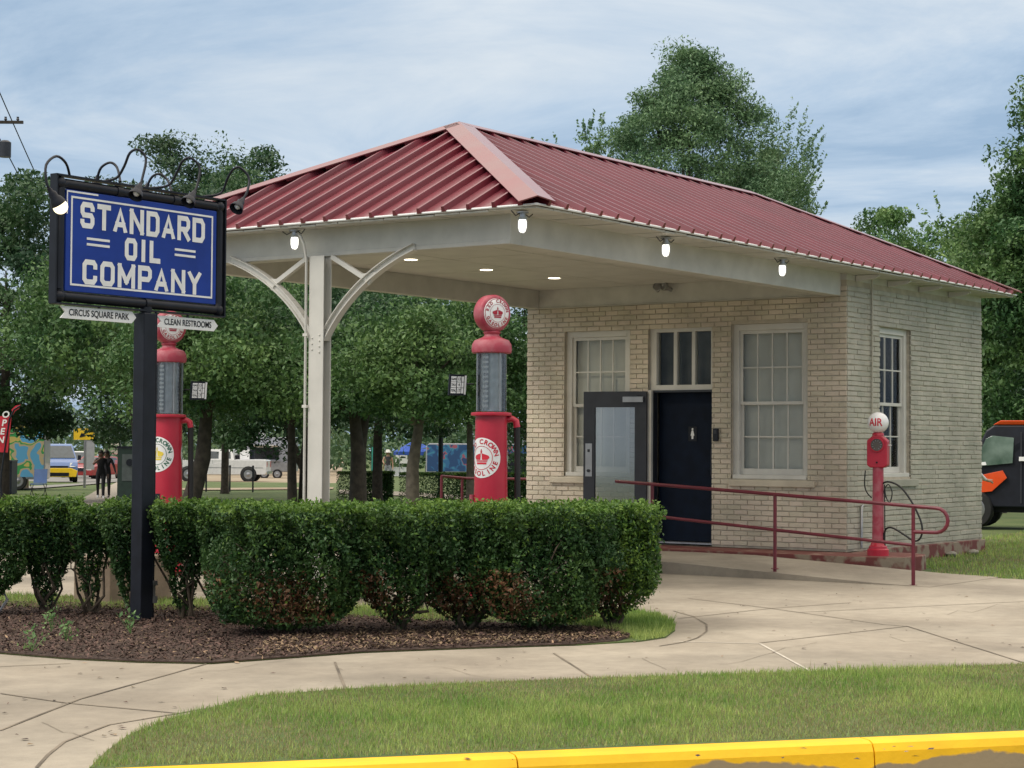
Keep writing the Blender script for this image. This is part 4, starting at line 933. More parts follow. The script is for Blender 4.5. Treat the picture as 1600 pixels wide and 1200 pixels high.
    for r_ in range(3):
        for cx, cw in ((-.045, .055), (.012, .04), (.05, .022)): y_ = .055-r_*.055; b.add([pm(cx-cw/2, y_-.025, .0125), pm(cx+cw/2, y_-.025, .0125), pm(cx+cw/2, y_+.025, .0125), pm(cx-cw/2, y_+.025, .0125)], [(0, 1, 2, 3)])
    b.add([pm(.068, -.09, .0125), pm(.088, -.09, .0125), pm(.088, .09, .0125), pm(.068, .09, .0125)], [(0, 1, 2, 3)]); b.mi = 1
    for r_, (a_, n_) in enumerate((('GAS', '13'), ('TAX', '4'), ('TOTAL', '17'))):
        y_ = .055-r_*.055; vs, fs = text_mesh(a_, .03, bold=.001); w_ = max(v[0] for v in vs)-min(v[0] for v in vs); k = min(1, .05/w_); b.add([pm(-.045+v[0]*k, y_+v[1], .0145) for v in vs], fs)
        vs, fs = text_mesh(n_, .04, bold=.001); b.add([pm(.012+v[0]*.8, y_+v[1], .0145) for v in vs], fs)
    b.build('price_lettering', [M_['signwhite'], M_['black']], bo)
    return root
pN = (-7.93, -.07); pF = (-8.0, 4.0)
pump((pN[0], pN[1], -.10), 'red gas pump with glass cylinder and round globe, nearer the brick wall', rad(250), -1, rad(28), 'red')
q = onax(262, 700, 0, -7.95); pump((q[0], q[1], -.10), 'red visible gas pump with round globe, half hidden behind the black sign post', rad(250), 1, rad(28), 'green')
pFy = q[1]
# pump island
b = MB(); b.prism([(-8.45, -.55, -.10), (-8.45, pFy+.9, -.10), (-7.0, pFy+.9, -.10), (-7.0, -.55, -.10)], (0, 0, -.12)); o = b.build('pump_island', M_['concrete'], bevel=.02); fixn(o); tag(o, 'low concrete island carrying the pumps and the canopy column', 'island')
b = MB(); p = onz(178, 945); b.box((p[0]-.05, p[1]-.0, ZG), (p[0]+.75, p[1]+.5, ZG+.40)); b.box((p[0]-.07, p[1]-.02, ZG+.40), (p[0]+.77, p[1]+.52, ZG+.44)); o = b.build('planter_box', mat('tan_concrete', (.24, .18, .13), .9, bump=.3), bevel=.01); tag(o, 'low tan concrete block behind the hedge left of the sign post', 'planter')

# ------------------------------------------------------------------ air pump
def air_pump():
    p = onax(1372, 868, 2, -.025); root = thing('air_pump', 'red air meter on a post with a white globe lettered AIR', 'air pump', (p[0], p[1], -.025))
    fa = math.atan2(CAM[1]-p[1], CAM[0]-p[0])-rad(12)     # faces slightly left of the camera
    ez = Vector((math.cos(fa), math.sin(fa), 0)); ey = Vector((0, 0, 1)); ex = ey.cross(ez)
    def m3(x, y, z): return ex*x+ez*y+ey*z                # x right, y towards the viewer, z up
    b = MB(); b.lathe([(.135, 0), (.135, .075), (.125, .085), (.115, .09), (.112, .115), (.095, .13), (.082, .17), (.078, .20)], (0, 0, 0), 28); b.build('base', M_['red'], root, smooth=35)
    b = MB(); b.lathe([(.074, .2), (.072, .4), (.068, 1.12)], (0, 0, 0), 20); b.build('post', M_['redfade'], root, smooth=35)
    b = MB(); w_, h0, h1, ch = .128, 1.10, 1.50, .055
    sec = [(-w_, h0+ch*.6), (-w_+ch*.7, h0), (w_-ch*.7, h0), (w_, h0+ch*.6), (w_, h1-ch*1.1), (w_-ch*1.3, h1), (-w_+ch*1.3, h1), (-w_, h1-ch*1.1)]
    b.prism([m3(x, .075, z) for x, z in sec], tuple(m3(0, -.16, 0))); hd = b.build('meter_head', M_['red'], root, bevel=.014); fixn(hd)
    ax = Matrix((ex, ey, ez)).transposed()
    b = MB(); b.lathe([(.088, 0), (.092, .008), (.09, .016), (.078, .018), (.076, .006)], tuple(m3(0, .077, 1.385)), 28, ax); b.mi = 1; b.lathe([(.076, 0), (.076, .007)], tuple(m3(0, .077, 1.385)), 28, ax)
    b.mi = 2
    for k in range(10): a = rad(-60+k*33); b.tube([m3(.045*math.cos(a), .086, 1.385+.045*math.sin(a)), m3(.064*math.cos(a), .086, 1.385+.064*math.sin(a))], .0035, 4)
    b.build('dial', [M_['red'], mat('dial_face', (.09, .075, .065), .3), M_['steel']], hd, smooth=45)
    b = MB(); b.tube([m3(-.0, .078, 1.165), m3(0, .09, 1.165)], .012, 8); b.build('coin_slot', M_['black'], hd)
    b = MB(); b.tube([m3(.12, .02, 1.38), m3(.175, .02, 1.38)], .009, 8); b.build('crank_handle', M_['chrome'], hd)
    b = MB(); b.lathe([(.075, 1.50), (.07, 1.53), (.06, 1.54)], (0, 0, 0), 20); b.build('neck', M_['red'], root, smooth=40)
    b = MB(); R = .132; b.sphere((0, 0, 1.665), R, 32, 20); gl = b.build('globe', M_['milk'], root, smooth=80)
    b = MB(); vs, fs = text_mesh('AIR', .135, bold=.003)
    def sp(x, y): r_ = math.hypot(x, y); 
    mapped(b, [(a*.85-.008, c+.0) for a, c, _ in vs], fs, lambda x, y: m3((R+.002)*math.sin(x/R)*math.cos(y/R), (R+.002)*math.cos(x/R)*math.cos(y/R), 1.665+(R+.002)*math.sin(y/R)), .02); b.build('lettering', M_['enr2'], gl)
    # hoses
    P = [(1352, 735), (1351, 758), (1355, 770), (1362, 778)]
    X0 = p[0]
    def hp(px, py, off=0): v = onax(px, py, 0, X0+off); return Vector(v)-Vector((p[0], p[1], -.025))
    def cat(P, n=5):
        Q = [P[0]]
        for i in range(len(P)-1):
            p0 = P[max(i-1, 0)]; p1 = P[i]; p2 = P[i+1]; p3 = P[min(i+2, len(P)-1)]
            for k in range(1, n+1): t = k/n; Q.append(.5*((2*p1)+(-p0+p2)*t+(2*p0-5*p1+4*p2-p3)*t*t+(-p0+3*p1-3*p2+p3)*t**3))
        return Q
    b = MB(); b.tube(cat([hp(*q) for q in P]), .008, 6)
    b.tube(cat([hp(*q) for q in [(1383, 868), (1381, 840), (1370, 800), (1370, 775), (1378, 757), (1390, 753), (1408, 762), (1425, 785), (1438, 812), (1441, 830), (1437, 842), (1428, 845), (1412, 835), (1395, 825), (1385, 826), (1382, 836), (1383, 860)]]), .012, 6)
    b.tube(cat([hp(*q, -.02) for q in [(1382, 757), (1384, 775), (1390, 785), (1394, 770), (1388, 757), (1381, 768), (1386, 780)]]), .007, 6); b.tube([hp(1382, 757), hp(1383, 866)], .007, 6)
    b.build('hose', M_['blackr'], root, smooth=60)
air_pump()

# ------------------------------------------------------------------ foliage
def leafmesh(name, c, size, seed, mats, mi=None, up=.35, aspect=.5):
    r = np.random.default_rng(seed); n = len(c); size = np.broadcast_to(size, (n,)) * (.55+.95*r.random(n)**1.5)*1.08
    d = r.normal(size=(n, 3)); d /= np.linalg.norm(d, axis=1)[:, None]; nn = r.normal(size=(n, 3)); nn[:, 2] += up*3; nn -= d*(nn*d).sum(1)[:, None]; nn /= np.linalg.norm(nn, axis=1)[:, None]+1e-9
    s = np.cross(d, nn); L_ = size[:, None]
    v = np.stack([c-d*L_*.5, c+s*L_*aspect*.5-d*L_*.05+nn*L_*.08, c+d*L_*.5, c-s*L_*aspect*.5-d*L_*.05+nn*L_*.08], 1)
    me = D.meshes.new(name); me.vertices.add(n*4); me.vertices.foreach_set('co', v.ravel()); me.loops.add(n*4); me.loops.foreach_set('vertex_index', np.arange(n*4)); me.polygons.add(n); me.polygons.foreach_set('loop_start', np.arange(n)*4)
    for m in mats: me.materials.append(m)
    if mi is not None: me.polygons.foreach_set('material_index', mi.astype(np.int32))
    me.update(calc_edges=True); return me
def crown_pts(n, rx, ry, rz, nclump, cr, seed, shape='round', hollow=.45):
    r = np.random.default_rng(seed); cc = []
    while len(cc) < nclump:
        u = r.normal(size=3); u /= np.linalg.norm(u); f = hollow+(1-hollow)*r.random()**.5; q = u*f
        # lobed outline
        lob = 1+.16*math.sin(3*math.atan2(u[1], u[0])+seed)+.12*math.sin(5*u[2]+seed*1.7)
        if shape == 'cone': k = (1-(q[2]*.5+.5))**.8*1.1+.06; q = np.array([q[0]*k*1.2, q[1]*k*1.2, q[2]])
        elif shape == 'egg2': k = 1-.62*max(q[2]+.1, 0)**1.4; q = q*np.array([k, k, 1]); lob = 1+.07*math.sin(3*math.atan2(u[1], u[0])+seed)+.06*math.sin(9*u[2]+2*u[0]+seed)
        elif shape == 'egg': k = 1-.35*max(q[2], 0)**1.5; q = q*np.array([k, k, 1])
        elif shape == 'flat':
            if q[2] < -.55: continue
        cc.append(q*lob*np.array([rx, ry, rz]))
    cc = np.array(cc); per = r.dirichlet(np.ones(nclump)*6)*n; P = []
    for c_, k in zip(cc, per):
        k = int(k); rr = cr*r.uniform(.6, 1.35); u = r.normal(size=(k, 3)); u /= np.linalg.norm(u, axis=1)[:, None]; f = r.random(k)**.45
        q = u*f[:, None]*rr*np.array([1.15, 1.15, .62]); P.append(c_+q)
    return np.concatenate(P), cc
def limb(b, p0, p1, r0, r1, rr, n=4, wob=.12):
    p0 = np.array(p0, float); p1 = np.array(p1, float); L_ = np.linalg.norm(p1-p0); pts = [p0]
    for i in range(1, n+1): t = i/n; q = p0*(1-t)+p1*t+rr.normal(size=3)*L_*wob*.35*(t < 1); pts.append(q)
    b.tube([tuple(q) for q in pts], [r0+(r1-r0)*i/n for i in range(n+1)], 8)
def tree(name, label, loc, zc, rx, rz, n, lsize, m, seed, trunk=.2, bark='bark', shape='round', nclump=70, cr=.7, lean=(0, 0), forks=1, group=None, ry=None, cat='tree', up=.35, aspect=.5, shoots=0):
    root = thing(name, label, cat, loc, group=group); r = np.random.default_rng(seed+100)
    P, cc = crown_pts(n, rx, ry or rx, rz, nclump, cr, seed, shape)
    if shoots:
        sh = []
        outer = P[np.argsort(-(np.linalg.norm(P/np.array([rx, rx, rz]), axis=1)))[:shoots*4]]; outer = outer[r.choice(len(outer), shoots)]
        for o_ in outer:
            L_ = r.uniform(.25, .95); d = np.array([o_[0]/rx*.35, o_[1]/rx*.35, 1.0])+r.normal(size=3)*.18; d /= np.linalg.norm(d); k = int(16*L_/.5)
            t = r.random(k); sh.append(o_+d*t[:, None]*L_+r.normal(size=(k, 3))*.05*(1.1-t[:, None]))
        P = np.concatenate([P]+sh)
    off = np.array([lean[0], lean[1], zc-loc[2]]); P = P+off
    P = P[P[:, 2] > .5]
    me = leafmesh('crown', P, lsize, seed, [M_[m]], up=up, aspect=aspect); o = D.objects.new('crown', me); C.objects.link(o); o.parent = root
    b = MB(); H = zc-loc[2]
    for f in range(forks):
        a = rad(360*f/max(forks, 1))+seed; sx, sy = (math.cos(a)*trunk*1.1*(forks > 1), math.sin(a)*trunk*1.1*(forks > 1))
        top = np.array([lean[0]+math.cos(a)*rx*.25*(forks > 1), lean[1]+math.sin(a)*rx*.25*(forks > 1), H+rz*.35]); mid = np.array([sx*1.3+lean[0]*.45, sy*1.3+lean[1]*.45, H*.42])
        pts = [(sx, sy, -.15), (sx*1.05+lean[0]*.05, sy*1.05+lean[1]*.05, .3), tuple(mid), tuple((mid+top)/2+r.normal(size=3)*.1), tuple(top)]
        b.tube(pts, [trunk*1.35, trunk, trunk*.82, trunk*.5, trunk*.1], 10)
        for k in range(6):
            t = .35+.5*r.random(); p0 = mid*(1-t)+top*t if t > .0 else mid; tgt = cc[r.integers(len(cc))]*.85+off; limb(b, p0*.9+mid*.1, tgt, trunk*.36, trunk*.06, r, 4)
    b.build('trunk', M_[bark], root, smooth=60)
    return root
def px_tree(name, label, px, dep, ytop, ybot, halfw, n, lsize, m, seed, **k):
    n = int(n*1.45); lsize = lsize*.80
    g_ = gat(px, dep); sc_ = dep/FPX; ct = atd(px, (ytop+ybot)/2, dep)
    return tree(name, label, g_, ct[2], halfw*sc_, (ybot-ytop)/2*sc_, n, lsize, m, seed, **k)
G = 'trees behind the canopy'
px_tree('shade_tree', 'dark broad tree at the left edge of the photo rising above the parked vans', 5, 60, 305, 665, 215, 46000, .19, 'lf_dark', 1, trunk=.22, cr=.9, nclump=90, group=G)
px_tree('shade_tree', 'low spreading green tree over the footpath left of the sign post', 230, 47, 400, 672, 175, 20000, .15, 'lf_mid', 2, trunk=.15, cr=.75, nclump=90, group=G, shape='flat', lean=(-.3, .42))
px_tree('conifer', 'tall pointed tree whose tip rises above the blue sign', 255, 74, 212, 640, 150, 38000, .18, 'lf_conifer', 3, trunk=.22, cr=.75, shape='egg', nclump=130)
px_tree('shade_tree', 'dark tree showing above the left end of the red roof', 507, 66, 222, 660, 165, 40000, .19, 'lf_dark', 4, trunk=.15, cr=.9, nclump=110, group=G, lean=(-1.0, 1.5))
px_tree('shade_tree', 'leaning dark trunked tree right behind the half hidden gas pump', 292, 38, 430, 705, 165, 26000, .12, 'lf_mid', 5, trunk=.20, cr=.62, lean=(.5, -.5), nclump=110, group=G, forks=1, shape='flat')
px_tree('shade_tree', 'dark forked tree just left of the white canopy column', 466, 43, 440, 700, 120, 22000, .12, 'lf_dark', 6, trunk=.12, cr=.6, nclump=90, forks=2, group=G, shape='flat')
px_tree('shade_tree', 'dark trunked tree just right of the white canopy column', 560, 40, 455, 690, 120, 22000, .12, 'lf_dark', 7, trunk=.19, cr=.6, nclump=90, forks=2, group=G, shape='flat')
px_tree('shade_tree', 'bright green maple with a pale brown trunk between column and near pump', 645, 34, 478, 690, 118, 24000, .105, 'lf_mid', 8, trunk=.14, bark='barkl', cr=.5, nclump=100, group=G, shape='flat')
px_tree('shade_tree', 'slim green tree directly behind the near gas pump', 735, 46, 465, 700, 110, 20000, .13, 'lf_mid', 9, trunk=.11, bark='barkl', cr=.62, nclump=90, group=G, shape='flat')
px_tree('shade_tree', 'dark dense tree behind the left edge of the brick wall', 835, 56, 440, 715, 110, 18000, .16, 'lf_dark', 10, trunk=.15, cr=.8, nclump=80, group=G)
px_tree('shade_tree', 'deep shaded tree filling the background beneath the canopy beam', 590, 62, 420, 690, 190, 26000, .18, 'lf_dark', 21, trunk=.18, cr=.9, nclump=110, group=G)
px_tree('shade_tree', 'deep green tree behind the half hidden gas pump farther back', 250, 66, 370, 690, 170, 24000, .19, 'lf_dark', 22, trunk=.18, cr=.9, nclump=110, group=G)
px_tree('shade_tree', 'dark back row tree seen between sign and canopy column', 500, 58, 420, 690, 120, 20000, .17, 'lf_dark', 23, trunk=.14, cr=.9, nclump=90, group=G, lean=(-1.1, 1.6))
px_tree('shade_tree', 'broad dark tree whose top shows between the sign lamps and the red roof', 352, 76, 248, 640, 120, 26000, .19, 'lf_dark', 24, trunk=.16, cr=.85, nclump=110, group=G)
px_tree('oak_tree', 'large rounded blue green tree rising behind the red roof ridge', 1076, 52, 62, 520, 160, 90000, .115, 'lf_blue', 11, trunk=.25, cr=.55, nclump=330, shape='egg2', shoots=900, aspect=.42)
px_tree('oak_tree', 'lower tree shoulder showing right of the large tree behind the ridge', 1178, 55, 235, 460, 72, 18000, .13, 'lf_blue', 12, trunk=.15, cr=.55, nclump=60, shoots=60)
px_tree('young_tree', 'thin leafy sapling top peeping over the roof left of the large tree', 905, 50, 212, 400, 34, 1500, .13, 'lf_blue', 13, trunk=.06, cr=.4, nclump=16, shoots=60)
px_tree('background_tree', 'pale green feathery tree over the right slope of the roof', 1450, 78, 335, 640, 130, 38000, .21, 'lf_light', 14, trunk=.2, cr=.9, nclump=100, shoots=120, group='trees right of the building')
px_tree('background_tree', 'mid green tree just above the right slope of the roof', 1352, 82, 330, 620, 85, 26000, .21, 'lf_mid', 15, trunk=.2, cr=.9, nclump=60, shoots=60, group='trees right of the building')
px_tree('background_tree', 'tall dark tree cut by the right edge of the photo', 1640, 42, 140, 690, 112, 50000, .13, 'lf_mid', 16, trunk=.22, cr=.6, nclump=150, shape='egg', shoots=60, group='trees right of the building')
px_tree('background_tree', 'dense low tree behind the right wall corner of the station', 1560, 46, 300, 690, 62, 34000, .13, 'lf_mid', 17, trunk=.16, cr=.55, nclump=120, group='trees right of the building')
px_tree('background_tree', 'bright green tree between roof corner and right edge', 1560, 66, 340, 680, 110, 18000, .18, 'lf_light', 18, trunk=.2, cr=.8, nclump=90, group='trees right of the building')
# far woods
def far_woods():
    r = np.random.default_rng(50); P = []
    for _ in range(420):
        s = r.uniform(-150, 150); t = r.uniform(150, 210); x = CAM[0]+t*math.cos(yw)+s*math.sin(yw); y = CAM[1]+t*math.sin(yw)-s*math.cos(yw)
        h = r.uniform(4, 9)*(1+.2*math.sin(s*.12)); k = 230; u = r.normal(size=(k, 3)); u /= np.linalg.norm(u, axis=1)[:, None]
        P.append(np.array([x, y, terr(x, y)+h*.55])+u*(r.random(k)**.35)[:, None]*np.array([4.5, 4.5, h*.5]))
    me = leafmesh('far_woods', np.concatenate(P), .55, 3, [M_['lf_far']]); o = D.objects.new('far_woods', me); C.objects.link(o); tag(o, 'hazy far line of woods closing the horizon', 'woods', kind='stuff')
far_woods()

# hedge shrubs ------------------------------------------------------
hedge_top = .80
def shrub(label, x, y, w, d, z1, trunk_h, seed, n, dead=.0, lightside=0.0, group='clipped hedge shrubs in the mulch bed', ang=0.0, lowtaper=.75):
    z0 = ZG+.04; root = thing('hedge_shrub', label, 'shrub', (x, y, z0), rz=ang, group=group); r = np.random.default_rng(seed); H = z1-z0
    # superellipsoid box-like clipped crown, tapering to the stems
    m = int(n*3.6); u = r.uniform(-1, 1, (m, 3)); 
    zz = (u[:, 2]*.5+.5); keep = (np.abs(u[:, 0])**4+np.abs(u[:, 1])**4) < 1.0
    u = u[keep]; zz = zz[keep]; taper = np.clip((zz-trunk_h)/(.42), 0, 1)**.6*(1-lowtaper)+lowtaper; taper = np.where(zz < trunk_h, taper*np.clip(zz/trunk_h, .05, 1)**.8, taper)
    # lumpy surface
    ph = r.uniform(0, 6, 6); lump = 1+.09*np.sin(7*zz+ph[0]+3*u[:, 0])+.08*np.sin(9*u[:, 0]+ph[1]+4*zz)+.06*np.sin(11*u[:, 1]+ph[2]+8*zz)+.05*np.sin(19*u[:, 0]+15*zz+ph[3])
    rr = np.maximum(np.abs(u[:, 0]), np.abs(u[:, 1])); shell = np.maximum(rr, zz)
    prob = np.clip((shell-.45)/.5, .08, 1)*np.where(zz < trunk_h, np.clip(zz/trunk_h, 0, 1)**1.5*.55, 1)
    hol = np.sin(u[:, 0]*w*13+ph[0]+2*np.sin(zz*7))*np.sin(u[:, 1]*d*11+ph[1]+zz*3)+.8*np.sin(zz*H*17+ph[2]+u[:, 0]*w*6); prob = prob*np.where((hol > .55) & (shell > .80) & (zz < .93), .22, 1)
    k = r.random(len(u)) < prob; u, zz, taper, lump = u[k], zz[k], taper[k], lump[k]
    P = np.stack([u[:, 0]*w/2*taper*lump, u[:, 1]*d/2*taper*lump, zz*H*(1+.03*np.sin(5*u[:, 0]+ph[3])+.015*np.sin(17*u[:, 1]+ph[4]))], 1)
    # clump the points for uneven texture
    nc = int(w*d*H*380)+20; cidx = r.integers(0, len(P), nc); cen = P[cidx]; near = r.integers(0, nc, len(P)); 
    P2 = []
    q = P[r.choice(len(P), min(len(P), n//2))]; grid = np.round(q/np.array([.085, .085, .07])+r.normal(size=(1, 3))*0)*np.array([.085, .085, .07]); q = q*.45+grid*.55+r.normal(size=q.shape)*.012
    P = np.concatenate([P, q]); base_n = len(P)
    # top shoots
    ns = int(w*d*520); sx = r.uniform(-.5, .5, ns)*w*.96; sy = r.uniform(-.5, .5, ns)*d*.96; sh = []
    for a, c in zip(sx, sy):
        L_ = r.uniform(.02, .10); kk = 6; t = r.random(kk); dv = r.normal(size=2)*.25; sh.append(np.stack([a+dv[0]*t*L_+r.normal(size=kk)*.006, c+dv[1]*t*L_+r.normal(size=kk)*.006, H+t*L_-.015], 1))
    sh = np.concatenate(sh); P = np.concatenate([P, sh])
    mi = np.zeros(len(P), int); mi[base_n:] = 1
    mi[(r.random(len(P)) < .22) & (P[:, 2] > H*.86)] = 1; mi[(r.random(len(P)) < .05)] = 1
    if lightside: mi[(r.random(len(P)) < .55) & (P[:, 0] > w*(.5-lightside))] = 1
    if dead:
        f = np.sin(P[:, 0]*6+ph[5])*.5+np.sin(P[:, 2]*9+P[:, 0]*4)*.4+.3; dm = (P[:, 2]/H < .52) & (f+r.normal(size=len(P))*.35 > 1.0-dead) & (P[:, 2]/H > .1); mi[dm & (r.random(len(P)) < .75)] = 2
    me = leafmesh('foliage', P, .031, seed, [M_['lf_hedge'], M_['lf_shoot'], M_['lf_dead']], mi, up=.3, aspect=.5); o = D.objects.new('foliage', me); C.objects.link(o); o.parent = root
    b = MB(); 
    for k in range(9):
        a = r.uniform(0, 6.28); s0 = np.array([math.cos(a)*.05*w, math.sin(a)*.05*w, -.03]); e = np.array([r.uniform(-.38, .38)*w, r.uniform(-.38, .38)*d, H*r.uniform(.5, .9)]); limb(b, s0, e, r.uniform(.012, .022), .004, r, 5, .25)
    b.build('stems', M_['twig'], root, smooth=60)
    return root
hd_ = dirn(onz(420, 1003), onz(930, 1000)); hang = math.atan2(hd_[1], hd_[0])     # local x runs to the right along the hedge
def hedge_at(px, py, dback): v = onz(px, py)[:2]; nb = np.array([-hd_[1], hd_[0]]); nb = nb if nb @ Fw[:2] > 0 else -nb; return v+nb*dback
front = [ # px, py of the base, width, label
    (452, 1002, 1.16, 'bulky hedge shrub with brown dead patches, first of the thick run right of the sign', .45, .10, 26000),
    (628, 1000, .86, 'clipped hedge shrub with gnarled bare stems, second of the thick run', .2, .34, 17000),
    (738, 996, .86, 'clipped hedge shrub with a rusty brown foot, in the middle of the thick run', .4, .22, 17000),
    (858, 998, 1.06, 'wide clipped hedge shrub with browned lower leaves below the open glass door', .4, .12, 22000),
    (972, 990, .74, 'bright green clipped shrub ending the hedge on the right', .15, .30, 20000)]
for i, (px, py, w_, lb, dead, th, n) in enumerate(front):
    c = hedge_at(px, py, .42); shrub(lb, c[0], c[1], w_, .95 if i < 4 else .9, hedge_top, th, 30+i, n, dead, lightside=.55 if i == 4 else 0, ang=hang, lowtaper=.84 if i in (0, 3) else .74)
# back row closing the top
left = [(-30, 965, .80, 'dense hedge shrub cut by the left edge of the photo', 0, .25, 14000), (72, 960, .62, 'vase shaped hedge shrub near the left edge', 0, .45, 12000), (140, 962, .46, 'narrow leggy hedge shrub with a bare trunk, left of the sign post', 0, .62, 7000),
        (205, 965, .50, 'hedge shrub standing directly behind the sign post', 0, .4, 10000), (285, 970, .60, 'hedge shrub with spreading bare stems just right of the sign post', 0, .50, 11000), (352, 975, .5, 'shaded hedge shrub tucked behind the bulky brown patched one', 0, .45, 11000)]
for i, (px, py, w_, lb, dead, th, n) in enumerate(left):
    c = onz(px, py)[:2]; shrub(lb, c[0], c[1], w_, .62, hedge_top-.02+(-.06 if i in (2,) else 0), th, 50+i, n, dead, ang=hang+.12, lowtaper=.62)
# little weeds in the mulch
for i, (px, py, lb) in enumerate(((80, 985, 'pale green weed sprouting in mulch left of the sign post, upper one'), (104, 1000, 'pale green weed sprouting in mulch, nearest the pavement'), (204, 988, 'small weed beside the foot of the sign post'), (50, 1015, 'low weed at the pavement edge of the mulch'))):
    p = onz(px, py, ZG+.05); r = np.random.default_rng(i); P = r.normal(size=(46, 3))*np.array([.035, .035, .05])+np.array([0, 0, .09]); P[:, 2] = np.abs(P[:, 2])
    root = thing('weed', lb, 'plant', (p[0], p[1], ZG+.05), group='weeds in the mulch bed'); me = leafmesh('leaves', P, .035, i, [M_['lf_light']]); o = D.objects.new('leaves', me); C.objects.link(o); o.parent = root
    b = MB(); [b.tube([(0, 0, -.01), tuple(P[k])], .002, 4) for k in range(8)]; b.build('stem', M_['lf_light'], root)

# right lawn grass by the building
rl_ = [(-.9, -1.5), (-.9, -5.0), (6, -6), (12, -4), (12, 2), (4.8, 1.0), (4.8, -.1), (.6, -.1), (.5, -.8), (.2, -1.1)]
blades('grass', rl_, 420, .06, .014, [M_['blade'], M_['bladed']], 'lawn grass beside the right wall of the station', z0=ZG-.012, seed=12)
# pebbles by the foundation
for i, (px, py, s, lb) in enumerate(((1486, 868, .09, 'flat pale stone lying in the grass nearest the red slab'), (1520, 865, .10, 'pale squarish stone by the rear end of the foundation'))):
    p = onz(px, py, ZG); b = MB(); b.sphere((0, 0, 0), s, 10, 7, (1.3, .9, .45)); o = b.build('stone', M_['conc2'], smooth=50); r = random.Random(i)
    for v in o.data.vertices: v.co += Vector((r.uniform(-1, 1), r.uniform(-1, 1), r.uniform(-1, 1)))*.01
    o.location = (p[0], p[1], ZG+.02); tag(o, lb, 'stone')

# ------------------------------------------------------------------ the lot and street life beyond
def gp(px, py):
    d = ray(px, py); t = 5.0
    while t < 600:
        q = CAM+d*t
        if q[2] < terr(q[0], q[1]): return Vector((q[0], q[1], terr(q[0], q[1]))), t
        t *= 1.004
    return Vector(q), t
RIGHT = math.atan2(Rt[1], Rt[0])
def ribbon(name, lp, rp, n, m, label, off=.03, kind='structure'):
    b = MB()
    def at(P, t):
        f = t*(len(P)-1); i = min(int(f), len(P)-2); f -= i; return P[i]*(1-f)+P[i+1]*f
    A = [np.array(gp(*q)[0]) for q in lp]; B = [np.array(gp(*q)[0]) for q in rp]; K = 8
    for i in range(n+1):
        a = at(A, i/n); c = at(B, i/n)
        for k in range(K+1): q = a*(1-k/K)+c*k/K; b.v.append((q[0], q[1], terr(q[0], q[1])+off))
    for i in range(n):
        for k in range(K): b.f.append((i*(K+1)+k, i*(K+1)+k+1, (i+1)*(K+1)+k+1, (i+1)*(K+1)+k)); b.m.append(0)
    o = b.build(name, m); 
    if o.data.polygons[0].normal.z < 0: o.data.flip_normals()
    tag(o, label, kind=kind)
M_['path'] = mat('path_concrete', (.30, .265, .215), .9, var=.12)
ribbon('footpath', [(40, 815), (90, 795), (150, 768), (178, 757), (200, 750)], [(225, 850), (235, 800), (245, 775), (250, 762), (256, 752)], 14, M_['path'], 'concrete footpath running away left of the sign post')
ribbon('parking_lot', [(-120, 770), (60, 764), (150, 757), (260, 750)], [(-300, 712), (-60, 712), (140, 712), (300, 712)], 20, M_['farasphalt'], 'grey parking lot full of cars at the far left', off=.035)
M_['dirt'] = mat('tan_dirt', (.24, .18, .12), .95, col2=(.33, .28, .2), scale=.5)
ribbon('lot_verge', [(285, 767), (400, 766), (520, 765)], [(275, 716), (400, 716), (540, 716)], 14, M_['dirt'], 'bare tan verge and lot beside the white pickup', off=.03)
ribbon('far_path', [(530, 772), (640, 776), (830, 782)], [(530, 766), (640, 770), (830, 776)], 10, M_['path'], 'thin pale path in front of the far clipped hedge', off=.03)

def paint(name, c, **k): return mat(name, c, .3, var=.06, spec=.5, coat=.4, **k)
P_ = dict(white=paint('white_car_paint', (.62, .62, .62)), red=paint('red_car_paint', (.30, .03, .03)), silver=paint('silver_car_paint', (.36, .37, .39)), dark=paint('dark_car_paint', (.04, .045, .055)),
          blue=paint('blue_car_paint', (.10, .17, .36)), grey=paint('grey_car_paint', (.28, .29, .33)), orange=paint('orange_body', (.72, .075, .012)), yellow=paint('yellow_bumper', (.80, .52, .02)), tail=mat('tail_light', (.35, .01, .01), .3), head=mat('head_light', (.75, .75, .72), .15), tan=paint('tan_paint', (.45, .38, .28)))
def wheel(b0, root, x, y, r, wd=.22, rim=None):
    ax = Matrix.Rotation(rad(90), 3, 'X'); w_ = thing('wheel', None, None, (x, y, r)); w_.parent = root
    b = MB(); b.lathe([(r*.62, -wd/2), (r*.92, -wd/2), (r, -wd*.35), (r, wd*.35), (r*.92, wd/2), (r*.62, wd/2)], (0, 0, 0), 20, ax); b.build('tyre', M_['blackr'], w_, smooth=40)
    s = 1 if y > 0 else -1; b = MB(); b.lathe([(r*.62, 0), (r*.62, wd*.51), (r*.56, wd*.53), (r*.48, wd*.505), (r*.22, wd*.51), (r*.18, wd*.56), (.02, wd*.57)], (0, 0, 0), 20, ax if s < 0 else Matrix.Rotation(rad(-90), 3, 'X')); b.build('rim', rim or M_['steel'], w_, smooth=40)
def cap_body(b, prof, w, tz0, ttop):
    # side profile (x, z) extruded across, narrowing above height tz0
    zmax = max(z for _, z in prof)
    def hw(z): return w/2-(0 if z < tz0 else ttop*(z-tz0)/(zmax-tz0))
    n = len(prof); vs = [(x, -hw(z), z) for x, z in prof]+[(x, hw(z), z) for x, z in prof]
    b.add(vs, [tuple(range(n)), tuple(range(2*n-1, n-1, -1))]+[((i+1) % n, i, n+i, n+(i+1) % n) for i in range(n)]); return hw
